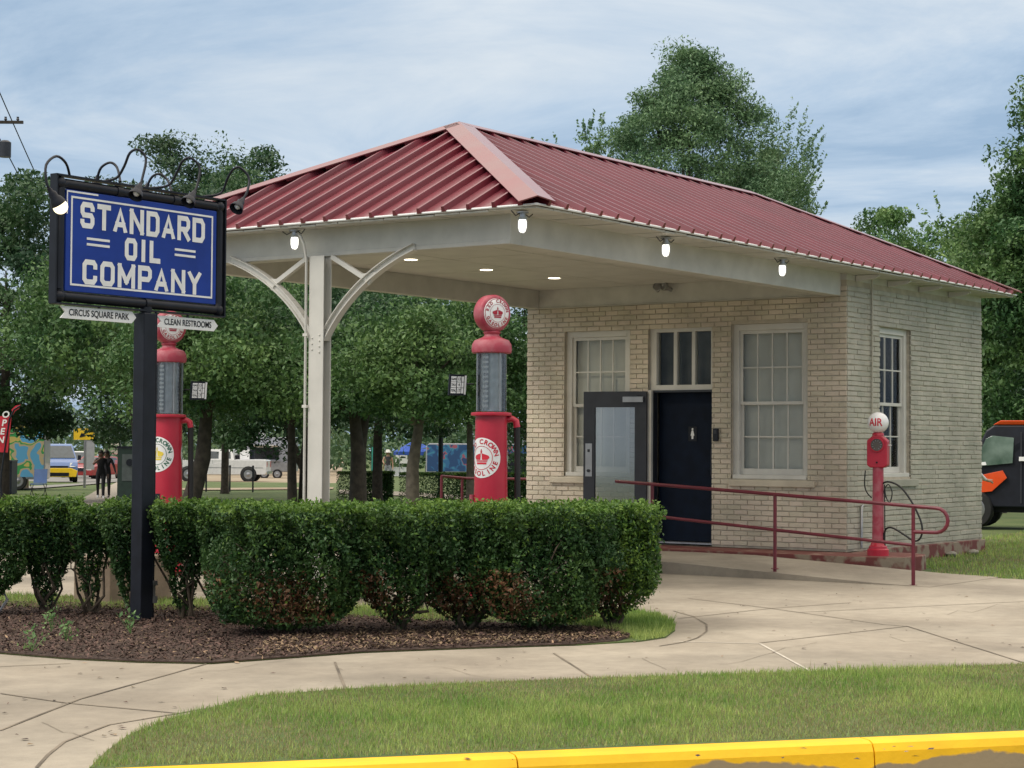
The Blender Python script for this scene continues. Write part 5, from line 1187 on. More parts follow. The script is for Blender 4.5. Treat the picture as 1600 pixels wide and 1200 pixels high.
def vehicle(name, label, cat, px, py, heading, prof, w, tz0, ttop, col, wheels, wr, wins, front=None, back=None, extra=None, group=None, sc_=1.0, dep=None):
    g, t = gp(px, py)
    if dep: q = atd(px, py, dep); g = Vector((q[0], q[1], terr(q[0], q[1])))
    root = thing(name, label, cat, tuple(g), rz=heading, group=group); root.scale = (sc_,)*3
    b = MB(); hw = cap_body(b, prof, w, tz0, ttop); o = b.build('body', col, root, bevel=.035); fixn(o)
    for i, (xm, mside) in enumerate([(x, s) for x in wheels for s in (1, -1)]): wheel(None, root, xm, mside*(w/2-.08), wr)
    for x in wheels:
        for s in (1, -1): b = MB(); b.lathe([(wr*1.13, 0), (wr*1.13, .006)], (x, s*(w/2+.001)-(.006 if s < 0 else 0)+(.006 if s > 0 else 0), wr*1.02), 20, Matrix.Rotation(rad(90), 3, 'X')); b.build('wheel_arch', M_['blackr'], root)
    for poly in wins:                                    # side windows
        for s in (1, -1):
            b = MB(); b.add([(x, s*(hw(z)+.006), z) for x, z in poly], [tuple(range(len(poly)))]); b.build('side_window', M_['vglass'], root)
    for nm, quad, m in (front or [])+(back or []):
        b = MB(); b.prism([tuple(q) for q in quad], (.012 if quad[0][0] > 0 else -.012, 0, .004)); o = b.build(nm, m, root); fixn(o)
    if extra: extra(root)
    return root
# heading: rotation of the local +x axis. image left = RIGHT+pi, towards camera = yw+pi
LEFTH = RIGHT+math.pi; TOCAM = yw+math.pi
# white pickup
pk = [(-2.8, .55), (-2.8, 1.22), (-2.75, 1.26), (-.92, 1.26), (-.90, 1.28), (-.80, 1.82), (-.68, 1.88), (.52, 1.88), (.68, 1.82), (1.28, 1.26), (2.65, 1.15), (2.78, 1.05), (2.82, .55), (2.7, .42), (-2.7, .42)]
def pkx(root):
    b = MB(); b.box((-2.72, -.78, 1.20), (-1.0, .78, 1.30)); b.build('bed_rim', P_['white'], root)
    b = MB(); b.box((-2.72, -.74, 1.262), (-1.02, .74, 1.275)); b.build('bed', M_['dark'], root) if False else None
    b = MB(); b.box((-2.9, -.9, .45), (-2.81, .9, .62)); b.build('rear_bumper', M_['chrome'], root)
    for s in (1, -1): b = MB(); b.box((-2.815, s*.80-.09, .85), (-2.70, s*.87, 1.18)) if s > 0 else b.box((-2.815, -.965, .85), (-2.70, -.71, 1.18)); b.build('tail_light', P_['tail'], root)
    b = MB(); b.box((-2.6, .985, .78), (2.6, .992, .83)); b.build('side_trim', M_['steel'], root); b = MB(); b.box((-.93, .984, .5), (-.92, .99, 1.24)); b.box((.33, .984, .5), (.34, .99, 1.24)); b.build('door_seam', M_['black'], root)
    b = MB(); b.prism([(.9, 1.0, 1.28), (1.05, 1.0, 1.28), (1.05, 1.2, 1.28), (.9, 1.2, 1.28)], (0, 0, .2)); b.build('mirror', P_['white'], root)
pick = vehicle('pickup_truck', 'white extended cab pickup truck seen side on behind the lawn', 'pickup truck', 345, 752, LEFTH, pk, 1.98, 1.25, .22, P_['white'], [-1.75, 1.75], .42,
        [[(.0, 1.33), (.0, 1.74), (.50, 1.76), (1.02, 1.33)], [(-.72, 1.33), (-.66, 1.74), (-.18, 1.74), (-.18, 1.33)]], extra=pkx)
# load in the bed: separate things
def bedthing(name, label, cat, lx, lz, fn, m):
    b = MB(); fn(b); o = b.build(name, m, bevel=.01); q = pick.matrix_basis
    o.location = pick.location+Vector((math.cos(LEFTH)*lx, math.sin(LEFTH)*lx, lz)); o.rotation_euler = (0, 0, LEFTH); tag(o, label, cat)
bedthing('equipment_crate', 'white crate standing in the bed of the pickup', 'crate', -1.45, 1.30, lambda b: b.cb((0, .2, .28), (.55, .6, .56)), M_['signwhite'])
bedthing('canister', 'dark round canister beside the crate in the pickup bed', 'canister', -1.05, 1.30, lambda b: b.lathe([(.18, 0), (.2, .05), (.2, .22), (.1, .28)], (0, .2, 0), 16), M_['black'])
bedthing('gas_cylinder', 'tall dark cylinder upright in the pickup bed', 'cylinder', -1.85, 1.30, lambda b: b.lathe([(.13, 0), (.14, .05), (.14, .55), (.06, .66), (.05, .72)], (0, .2, 0), 16), M_['black'])
# food trailer behind the pickup
def trailer():
    g, t = gp(425, 748); root = thing('food_trailer', 'grey and white food trailer with raised serving hatch behind the pickup', 'food trailer', tuple(g), rz=LEFTH)
    b = MB(); b.prism([(-1.7, -1.1, .5), (1.5, -1.1, .5), (1.7, -1.1, .8), (1.7, -1.1, 2.5), (1.45, -1.1, 2.85), (-1.7, -1.1, 2.9)], (0, 2.2, 0)); o = b.build('body', P_['grey'], root, bevel=.04); fixn(o)
    b = MB(); b.box((-.6, 1.11, 1.35), (1.2, 1.13, 2.15)); b.build('serving_hatch', M_['dark'], root)
    b = MB(); b.prism([(-.6, 1.12, 2.18), (1.2, 1.12, 2.18), (1.2, 1.9, 2.32), (-.6, 1.9, 2.32)], (0, 0, .04)); fixn(b.build('awning', M_['signwhite'], root))
    b = MB(); b.box((-.7, 1.11, 1.22), (1.3, 1.45, 1.27)); b.build('counter', M_['steel'], root)
    b = MB(); b.cb((.9, -.2, 3.05), (.7, .6, .35)); b.build('roof_vent', M_['signwhite'], root)
    b = MB(); b.box((-1.72, 1.11, .55), (1.5, 1.125, 1.15)); b.build('lower_panel', M_['steel'], root)
    for x in (-.5, .4): wheel(None, root, x, 1.05, .34)
    for x in (-.45, -.1, .25, .6, .95): pass
trailer()
# small black fence posts along the lawn
for i, (px, py) in enumerate(((322, 768), (359, 768), (395, 769))):
    g, t = gp(px, py); b = MB(); b.tube([(0, 0, -.05), (0, 0, 1.02)], .035, 8); b.sphere((0, 0, 1.05), .05, 8, 6); o = b.build('fence_post', M_['black'], loc=tuple(g), smooth=50); tag(o, 'black metal fence post on the lawn edge before the pickup, %s of three' % ('left', 'middle', 'right')[i], 'fence post', 'black fence posts by the lawn')
# van
vp = [(-2.3, .35), (-2.3, 1.75), (-2.15, 1.93), (.85, 1.98), (1.15, 1.92), (1.95, 1.22), (2.45, 1.05), (2.6, .85), (2.62, .4), (2.5, .3)]
def vanx(root):
    b = MB(); b.prism([(2.63, -.85, .30), (2.63, .85, .30), (2.63, .93, .62), (2.63, .6, .75), (2.63, -.6, .75), (2.63, -.93, .62)], (.06, 0, 0)); fixn(b.build('front_bumper', P_['yellow'], root, bevel=.02))
    b = MB(); b.box((2.695, -.5, .34), (2.705, .5, .52)); b.build('grille', M_['black'], root)
    b = MB(); b.box((2.64, -.45, .78), (2.66, .45, .86)); b.build('upper_grille', M_['black'], root)
    for s in (1, -1):
        b = MB(); b.prism([(2.56, s*.88, .80), (2.60, s*.52, .80), (2.50, s*.56, 1.0), (2.3, s*.89, 1.03)], (.04, 0, .02)); fixn(b.build('headlight', P_['head'], root)); b = MB(); b.cb((1.5, s*1.07, 1.28), (.14, .16, .24)); b.build('mirror', M_['black'], root)
vehicle('parked_van', 'small blue grey van with yellow front bumper facing the camera', 'van', 88, 753, TOCAM+rad(16), vp, 1.88, 1.1, .22, P_['blue'], [-1.55, 1.65], .34, [[(.6, 1.2), (.6, 1.72), (1.1, 1.7), (1.75, 1.22)], [(-.5, 1.2), (-.5, 1.75), (.5, 1.75), (.5, 1.2)], [(-2.1, 1.2), (-2.1, 1.7), (-.6, 1.75), (-.6, 1.2)]],
        front=[('windscreen', [(1.20, -.66, 1.87), (1.20, .66, 1.87), (1.93, .84, 1.26), (1.93, -.84, 1.26)], M_['vglass'])], extra=vanx, sc_=1.0)
car = [(-2.2, .35), (-2.25, .9), (-1.9, 1.02), (-1.3, 1.42), (.3, 1.45), (1.05, .98), (2.1, .82), (2.25, .6), (2.2, .3)]
suv = [(-2.2, .4), (-2.25, 1.1), (-2.05, 1.65), (.4, 1.72), (1.15, 1.15), (2.2, 1.02), (2.3, .7), (2.25, .38)]
pup = [(-2.6, .5), (-2.6, 1.15), (-.9, 1.15), (-.75, 1.8), (.5, 1.82), (1.15, 1.2), (2.4, 1.1), (2.5, .5)]
def parked(px, py, prof, colr, head, label, w=1.8, name='parked_car', cat='car'):
    zt = max(z for _, z in prof); zb = 1.0 if prof is car else 1.15
    ws = {id(car): [[(-1.2, 1.02), (-1.15, 1.34), (-.35, 1.36), (-.35, 1.02)], [(-.25, 1.02), (-.25, 1.36), (.25, 1.36), (.8, 1.02)]], id(suv): [[(-1.95, 1.18), (-1.9, 1.58), (-.9, 1.6), (-.9, 1.18)], [(-.8, 1.18), (-.8, 1.62), (.3, 1.62), (.95, 1.18)]], id(pup): [[(-.7, 1.22), (-.62, 1.7), (.42, 1.7), (.98, 1.22)]]}[id(prof)]
    xs = {id(car): ((.36, 1.40), (.98, 1.02)), id(suv): ((.46, 1.66), (1.10, 1.2)), id(pup): ((.56, 1.75), (1.1, 1.24))}[id(prof)]
    (xa, za), (xb, zb_) = xs
    f = prof[-2][0]
    fr = [('windscreen', [(xa, -.62, za), (xa, .62, za), (xb+.02, .76, zb_), (xb+.02, -.76, zb_)], M_['vglass']), ('grille', [(f+.01, -.5, .55), (f+.01, .5, .55), (f+.01, .5, .75), (f+.01, -.5, .75)], M_['black'])]
    for s in (1, -1): fr.append(('headlight', [(f+.01, s*.58, .62), (f+.01, s*.85, .62), (f+.01, s*.85, .8), (f+.01, s*.58, .8)], P_['head']))
    vehicle(name, label, cat, px, py, head, prof, w, 1.0, .2, P_[colr], [-1.4, 1.4], .33, ws, front=fr, group='cars parked in the far lot')
parked(122, 748, pup, 'white', TOCAM+rad(10), 'white pickup parked just right of the van', 1.9, 'parked_pickup', 'pickup truck')
parked(150, 750, car, 'red', TOCAM-rad(15), 'dark red car partly behind the arrow sign', 1.8)
parked(178, 735, suv, 'red', TOCAM+rad(20), 'red suv parked farther back behind the walking couple')
parked(160, 726, suv, 'silver', TOCAM+rad(15), 'silver suv in the back row above the couple')
parked(60, 722, suv, 'white', TOCAM+rad(25), 'white suv in the back row above the van, left one')
parked(82, 722, suv, 'silver', TOCAM+rad(25), 'silver suv in the back row above the van, right one')
parked(105, 722, car, 'dark', TOCAM+rad(25), 'dark car in the back row right of the van roof')
parked(205, 738, suv, 'white', TOCAM+rad(20), 'white suv just left of the dark green kiosk')
parked(228, 728, car, 'red', TOCAM+rad(10), 'red car between kiosk and sign post in the back row')
parked(130, 722, car, 'silver', TOCAM+rad(20), 'silver car in the back row above the arrow sign')
# mural food truck, left edge
def mural(name, px, py, head, label, cols, L=5.5, H=2.7, dep=None):
    g, t = gp(px, py); root = thing(name, label, 'food truck', tuple(g), rz=head)
    b = MB(); b.prism([(-L/2, -1.1, .45), (L/2, -1.1, .45), (L/2, -1.1, H-.25), (L/2-.25, -1.1, H), (-L/2, -1.1, H)], (0, 2.2, 0)); fixn(b.build('body', P_['grey'], root, bevel=.05))
    m = D.materials.new('painted_mural'); m.use_nodes = True; t_ = m.node_tree; p = t_.nodes['Principled BSDF']; tc = t_.nodes.new('ShaderNodeTexCoord'); z = t_.nodes.new('ShaderNodeTexNoise'); z.inputs['Scale'].default_value = 1.3; z.inputs['Detail'].default_value = 2; z.inputs['Distortion'].default_value = .6
    t_.links.new(tc.outputs['Object'], z.inputs[0]); r = t_.nodes.new('ShaderNodeValToRGB'); r.color_ramp.interpolation = 'CONSTANT'; t_.links.new(z.outputs[0], r.inputs[0])
    r.color_ramp.elements[0].position = 0; r.color_ramp.elements[0].color = (*cols[0], 1); r.color_ramp.elements[1].position = .42; r.color_ramp.elements[1].color = (*cols[1], 1)
    for k, c in enumerate(cols[2:]): e = r.color_ramp.elements.new(.48+.05*k); e.color = (*c, 1)
    t_.links.new(r.outputs[0], p.inputs['Base Color']); p.inputs['Roughness'].default_value = .4
    b = MB(); b.box((-L/2+.05, 1.105, .55), (L/2-.1, 1.115, H-.1)); b.build('side_mural', m, root)
    for x in (-L/2+1.1, L/2-1.1): wheel(None, root, x, 1.0, .38)
    b = MB(); b.cb((0, 0, H+.15), (.8, .7, .3)); b.build('roof_vent', P_['grey'], root)
    b = MB(); b.box((L/2+.005, -.9, 1.3), (L/2+.02, .9, 2.2)); b.build('rear_window', M_['vglass'], root); b = MB(); b.box((L/2+.005, -.95, .5), (L/2+.05, .95, .95)); b.build('rear_bumper', M_['black'], root)
mural('food_truck', -10, 765, LEFTH+rad(8), 'food truck with a painted green and blue side at the left edge', [(.10, .33, .55), (.45, .36, .22), (.04, .28, .08), (.55, .42, .12), (.10, .35, .6)], 4.4, 2.8)
mural('food_truck', 745, 748, LEFTH, 'blue painted food truck seen behind the hedge and near pump', [(.02, .06, .16), (.03, .12, .26), (.05, .2, .3), (.30, .08, .12), (.02, .05, .14)], 7.5, 2.6)
# feather flag with OPEN
def flag():
    t = 42.0; g = Vector(gat(8, t)); k = t/FPX; root = thing('feather_flag', 'red feather flag lettered OPEN in white at the left edge', 'flag', tuple(g))
    def P(px, py, o=0): q = atd(px, py, t)-np.array(g); return Vector(q)-Vector(Fw)*o
    b = MB(); b.tube([Vector((0, 0, 0)), P(1, 760), P(2, 740), P(8, 700), P(15, 655), P(22, 640), P(32, 634)], .02, 6); b.build('pole', M_['black'], root)
    b = MB(); b.prism([P(-14, 706), P(12, 707), P(18, 651), P(2, 650), P(-10, 652)], Vector(Fw)*.01); fixn(b.build('banner', M_['enr2'], root))
    b = MB(); b.prism([P(18, 640), P(24, 634), P(32, 632), P(30, 638), P(23, 643), P(20, 648)], Vector(Fw)*.02); fixn(b.build('tip', M_['enr2'], root))
    b = MB()
    for i, c in enumerate('OPEN'):
        vs, fs = text_mesh(c, 1.0, bold=.03); s = 14*k; o = P(10.5-i*2.6-1, 648+i*13.2, .02); ux = Vector(Rt); uz = (Vector(Up)+Vector(Rt)*.18).normalized(); b.add([o+ux*v[0]*s+uz*v[1]*s for v in vs], fs)
    b.build('lettering', M_['signwhite'], root)
flag()
def simple(name, label, cat, px, py, parts, group=None, rz=None):
    g, t = gp(px, py); root = thing(name, label, cat, tuple(g), rz=(TOCAM if rz is None else rz), group=group)
    for nm, m, fn in parts: b = MB(); fn(b); fixn(b.build(nm, m, root, smooth=45))
# local axes when rz = TOCAM: +x towards the camera, +y image right
simple('sandwich_board', 'tan A frame board standing on the kerb left of the van', 'sign', 31, 764, [('front_board', P_['tan'], lambda b: b.prism([(.25, -.33, 0), (.25, .33, 0), (.02, .33, 1.15), (.02, -.33, 1.15)], (-.03, 0, 0))), ('back_board', P_['tan'], lambda b: b.prism([(-.25, -.33, 0), (-.25, .33, 0), (-.02, .33, 1.15), (-.02, -.33, 1.15)], (.03, 0, 0)))])
simple('fire_extinguisher', 'red canister standing left of the tan board', 'extinguisher', 20, 768, [('cylinder', P_['red'], lambda b: b.lathe([(.13, 0), (.14, .1), (.14, .6), (.05, .72)], (0, 0, 0), 14)), ('valve', M_['black'], lambda b: b.box((-.08, -.03, .72), (.05, .03, .85)))])
simple('black_cabinet', 'black box cabinet at the left edge below the red flag', 'cabinet', 4, 772, [('case', M_['black'], lambda b: b.box((-.4, -.55, .0), (.4, .45, 1.25))), ('lid', M_['charcoal'], lambda b: b.box((-.42, -.57, 1.252), (.42, .47, 1.30)))])
simple('camp_chair', 'blue folding chair on the grass beside the kerb', 'chair', 60, 774, [('seat', P_['blue'], lambda b: b.box((-.25, -.25, .40), (.25, .25, .45))), ('backrest', P_['blue'], lambda b: b.prism([(-.25, -.25, .46), (-.25, .25, .46), (-.36, .25, .98), (-.36, -.25, .98)], (.03, 0, 0))), ('frame', M_['black'], lambda b: (b.tube([(.25, -.25, 0), (-.25, -.25, .42)], .015), b.tube([(-.25, -.25, 0), (.25, -.25, .42)], .015), b.tube([(.25, .25, 0), (-.25, .25, .42)], .015), b.tube([(-.25, .25, 0), (.25, .25, .42)], .015)))])
def arrow(b):
    b.box((.03, -.5, 2.12), (.045, .42, 2.62))
simple('arrow_sign', 'yellow sign with black arrow on a grey post by the footpath', 'sign', 132, 762, [('post', M_['steel'], lambda b: b.box((-.04, -.05, -.1), (.03, .05, 2.5))), ('back_panel', P_['silver'], lambda b: b.box((-.03, .03, .8), (.02, .42, 2.1))), ('board', P_['yellow'], arrow),
       ('arrow', M_['black'], lambda b: (b.prism([(.048, .25, 2.52), (.048, .17, 2.56), (.048, -.12, 2.37), (.048, -.06, 2.33)], (.004, 0, 0)), b.prism([(.0535, -.25, 2.22), (.0535, -.15, 2.44), (.0535, .03, 2.28)], (.004, 0, 0))))])
simple('service_kiosk', 'dark green service kiosk with a grey panel left of the sign post', 'kiosk', 205, 790, [('case', mat('kiosk_green', (.012, .03, .022), .5), lambda b: b.box((-.35, -.36, -.05), (.35, .36, 1.72))), ('lid', M_['black'], lambda b: b.box((-.38, -.39, 1.722), (.38, .39, 1.79))),
       ('panel', mat('kiosk_panel', (.07, .085, .085), .5), lambda b: b.box((.352, -.22, .75), (.37, .26, 1.55))), ('dial', M_['black'], lambda b: b.lathe([(.11, 0), (.11, .04)], (.372, .02, 1.3), 16, Matrix.Rotation(rad(90), 3, 'Y')))])
simple('tall_pole', 'slim grey pole behind the parked cars left of the kiosk', 'pole', 187, 752, [('pole', M_['steel'], lambda b: b.tube([(0, 0, 0), (0, 0, 3.6)], .07, 8))])
simple('lamp_pole', 'straight black pole right of the pale brown maple trunk', 'pole', 688, 783, [('pole', M_['black'], lambda b: b.tube([(0, 0, -.1), (0, 0, 3.9)], .085, 12)), ('base', M_['black'], lambda b: b.lathe([(.15, 0), (.15, .2), (.10, .35)], (0, 0, 0), 12))])
# blue pop up tent
def tent():
    g, t = gp(648, 745); root = thing('popup_tent', 'blue pop up market tent behind the clipped hedge', 'tent', tuple(g), rz=TOCAM+rad(12))
    b = MB(); h = 1.5; b.add([(-h, -h, 2.0), (h, -h, 2.0), (h, h, 2.0), (-h, h, 2.0), (0, 0, 2.95), (-h, -h, 1.72), (h, -h, 1.72), (h, h, 1.72), (-h, h, 1.72)], [(0, 1, 4), (1, 2, 4), (2, 3, 4), (3, 0, 4), (0, 5, 6, 1), (1, 6, 7, 2), (2, 7, 8, 3), (3, 8, 5, 0)]); fixn(b.build('canopy', mat('tent_blue', (.03, .09, .42), .7), root))
    for x in (-h, h):
        for y in (-h, h): MB().tube([(x*.98, y*.98, 0), (x*.98, y*.98, 1.98)], .025, 6).build('leg', M_['steel'], root)
tent()
simple('market_table', 'white draped table under the blue tent', 'table', 625, 745, [('tabletop', M_['signwhite'], lambda b: b.box((-.4, -1.0, .72), (.4, .9, .76))), ('cloth', M_['signwhite'], lambda b: b.box((-.38, -.98, .05), (.38, .88, .719)))])
simple('menu_board', 'pale board hanging at the back of the blue tent', 'board', 632, 742, [('board', M_['signwhite'], lambda b: b.box((0, -.8, 1.0), (.03, .3, 1.75))), ('post', M_['steel'], lambda b: b.tube([(-.03, -.3, 0), (-.03, -.3, 1.7)], .02))])
simple('teal_flag', 'teal rounded banner behind the hedge left of the tent', 'flag', 584, 752, [('banner', mat('teal_cloth', (.03, .25, .20), .7), lambda b: b.prism([(0, -.15, .6), (0, .12, .6), (0, .28, 1.0), (0, .25, 1.6), (0, .05, 2.1), (0, -.15, 2.2)], (.02, 0, 0))), ('pole', M_['black'], lambda b: b.tube([(0, -.17, 0), (0, -.17, 2.25)], .015))])
simple('black_cart', 'black cart with dark awning glimpsed right of the near pump', 'cart', 812, 750, [('body', M_['black'], lambda b: b.box((-1, -.9, .4), (1, 1.2, 1.5))), ('roof', P_['grey'], lambda b: b.box((-1.1, -1.3, 2.15), (1.1, 1.3, 2.25))), ('post', M_['black'], lambda b: b.tube([(.9, -.8, 1.5), (.9, -.8, 2.15)], .04))])
# far clipped hedge
def far_hedge(px0, px1, py, dep, H, label, seed):
    a, _ = gp(px0, py); c, _ = gp(px1, py); a = Vector(gat(px0, dep)); c = Vector(gat(px1, dep)); d = (c-a); L_ = d.length; r = np.random.default_rng(seed); n = int(L_*H*4200)
    root = thing('clipped_hedge', label, 'hedge', tuple(a), rz=math.atan2(d.y, d.x)); u = r.random(n)*L_; v = r.uniform(-.45, .45, n); z = r.random(n)*H; k = r.integers(0, 3, n); v = np.where(k == 0, -.45+r.random(n)*.08, v); z = np.where(k == 1, H-r.random(n)*.1, z)
    me = leafmesh('foliage', np.stack([u, v, z], 1), .085, seed, [M_['lf_hedge'], M_['lf_shoot']], ((z > H-.06) & (r.random(n) < .5)).astype(int)); o = D.objects.new('foliage', me); C.objects.link(o); o.parent = root
far_hedge(528, 615, 770, 66, 1.05, 'dark clipped hedge behind the trees just right of the white column', 61)
far_hedge(625, 828, 770, 60, 1.05, 'long clipped hedge running behind the near gas pump', 62)
# orange and black utility vehicle
def utv():
    g, t = gp(1600, 826); H = LEFTH-rad(22); root = thing('utility_vehicle', 'orange and black utility vehicle with cab behind the right wall corner', 'utility vehicle', tuple(g), rz=H)
    # +x front (image left), +y is the side seen by the camera
    b = MB(); prof = [(.15, .42), (1.32, .42), (1.55, .72), (1.45, 1.02), (.98, 1.12), (.62, 1.88), (.48, 1.98), (-.55, 1.98), (-.62, .42)]
    cap_body(b, prof, 1.46, 1.1, .10); fixn(b.build('cab', M_['black'], root, bevel=.03))
    b = MB(); b.box((-1.6, -.72, .75), (-.65, .72, 1.2)); fixn(b.build('cargo_bed', M_['black'], root, bevel=.02))
    b = MB(); b.prism([(.50, -.64, 1.985), (-.75, -.64, 1.985), (-.75, -.60, 2.07), (.35, -.60, 2.07)], (0, 1.26, 0)); fixn(b.build('roof', P_['orange'], root, bevel=.02))
    def side(nm, poly, m, e=.004, th=.02): b = MB(); b.prism([(x, .735+e-(max(0, z-1.1)*.11), z) for x, z in poly], (0, th, 0)); fixn(b.build(nm, m, root, bevel=.004))
    side('door_window', [(.86, 1.18), (.12, 1.26), (.10, 1.74), (.50, 1.78), (.62, 1.72)], mat('cab_glass', (.05, .09, .07), .08, col2=(.16, .22, .19), scale=2.5), .004, .01)
    side('front_panel', [(1.02, .66), (1.0, .96), (.30, 1.12), (.22, .98), (.50, .72)], P_['orange'], .004, .03)
    side('rear_panel', [(-.22, .70), (-.25, 1.02), (-.72, 1.02), (-.78, .82), (-.7, .70)], P_['orange'], .004, .03)
    side('door_seam', [(-.05, .5), (-.02, .5), (-.02, 1.85), (-.05, 1.85)], M_['charcoal'], .004, .012)
    side('rear_window', [(-.12, 1.18), (-.14, 1.78), (-.52, 1.78), (-.56, 1.18)], M_['vglass'], .004, .01)
    side('door_handle', [(-.0, 1.30), (-.10, 1.30), (-.10, 1.38), (-.0, 1.38)], M_['signwhite'], .012, .02); side('mirror_glint', [(.78, 1.20), (.60, 1.22), (.62, 1.28), (.78, 1.26)], M_['signwhite'], .018, .006)
    for x in (.86, -1.05): wheel(None, root, x, .66, .38, .3); wheel(None, root, x, -.66, .38, .3)
    b = MB(); b.box((-1.2, -.5, .32), (1.2, .5, .44)); b.build('chassis', M_['black'], root)
utv()
# utility pole with crossarm and wires at upper left
def upole():
    dep = 70; g = gat(-14, dep); root = thing('utility_pole', 'wooden utility pole top with crossarm at the left edge', 'utility pole', g)
    z1 = atd(0, 165, dep)[2]-g[2]; b = MB(); b.tube([(0, 0, -.3), (0, 0, z1)], [.17, .12], 10); b.build('pole', M_['bark'], root, smooth=50)
    za = atd(0, 188, dep)[2]-g[2]; r2 = Vector((Rt[0], Rt[1], 0)); b = MB(); b.tube([-r2*1.0+Vector((0, 0, za)), r2*1.0+Vector((0, 0, za))], .075, 4); b.build('crossarm', M_['bark'], root)
    for k in (-.8, .8, .35): MB().lathe([(.03, 0), (.06, .04), (.04, .1), (.05, .14)], tuple(r2*k+Vector((0, 0, za+.06))), 10).build('insulator', M_['charcoal'], root)
    b = MB(); b.lathe([(.22, 0), (.22, .55), (.12, .62)], tuple(r2*.35+Vector((0, 0, za-1.3))), 14); b.build('transformer', M_['charcoal'], root, smooth=40)
    for i, (a, c) in enumerate((((0, 140), (92, 345)), ((2, 215), (66, 335)), ((0, 318), (28, 352)))):
        A_ = Vector(atd(a[0]-60, a[1]-(c[1]-a[1])*60/(c[0]-a[0]), 66)); B_ = Vector(atd(c[0]+60, c[1]+(c[1]-a[1])*58/(c[0]-a[0]), 88)); pts = [A_.lerp(B_, t/10)+Vector((0, 0, -.25*math.sin(math.pi*t/10))) for t in range(11)]
        o = MB().tube(pts, .022, 5).build('power_line', M_['black']); tag(o, ('upper power line slanting down at the upper left', 'middle power line below the utility pole arm', 'lowest power line near the left tree')[i], 'power line', 'power lines from the utility pole')
upole()
# pale low building behind the cars
simple('far_building', 'pale tan low building behind the parked cars', 'building', 190, 716, [('wall', mat('tan_siding', (.36, .31, .25), .8), lambda b: b.box((-3, -5, 0), (0, 6, 3.2))), ('roof', M_['conc2'], lambda b: b.prism([(.3, -5.4, 3.2), (.3, 6.4, 3.2), (-1.5, 6.4, 4.3), (-1.5, -5.4, 4.3)], (-.1, 0, .12))), ('door', M_['dark'], lambda b: b.box((.001, 1, 0), (.03, 2, 2.1)))])

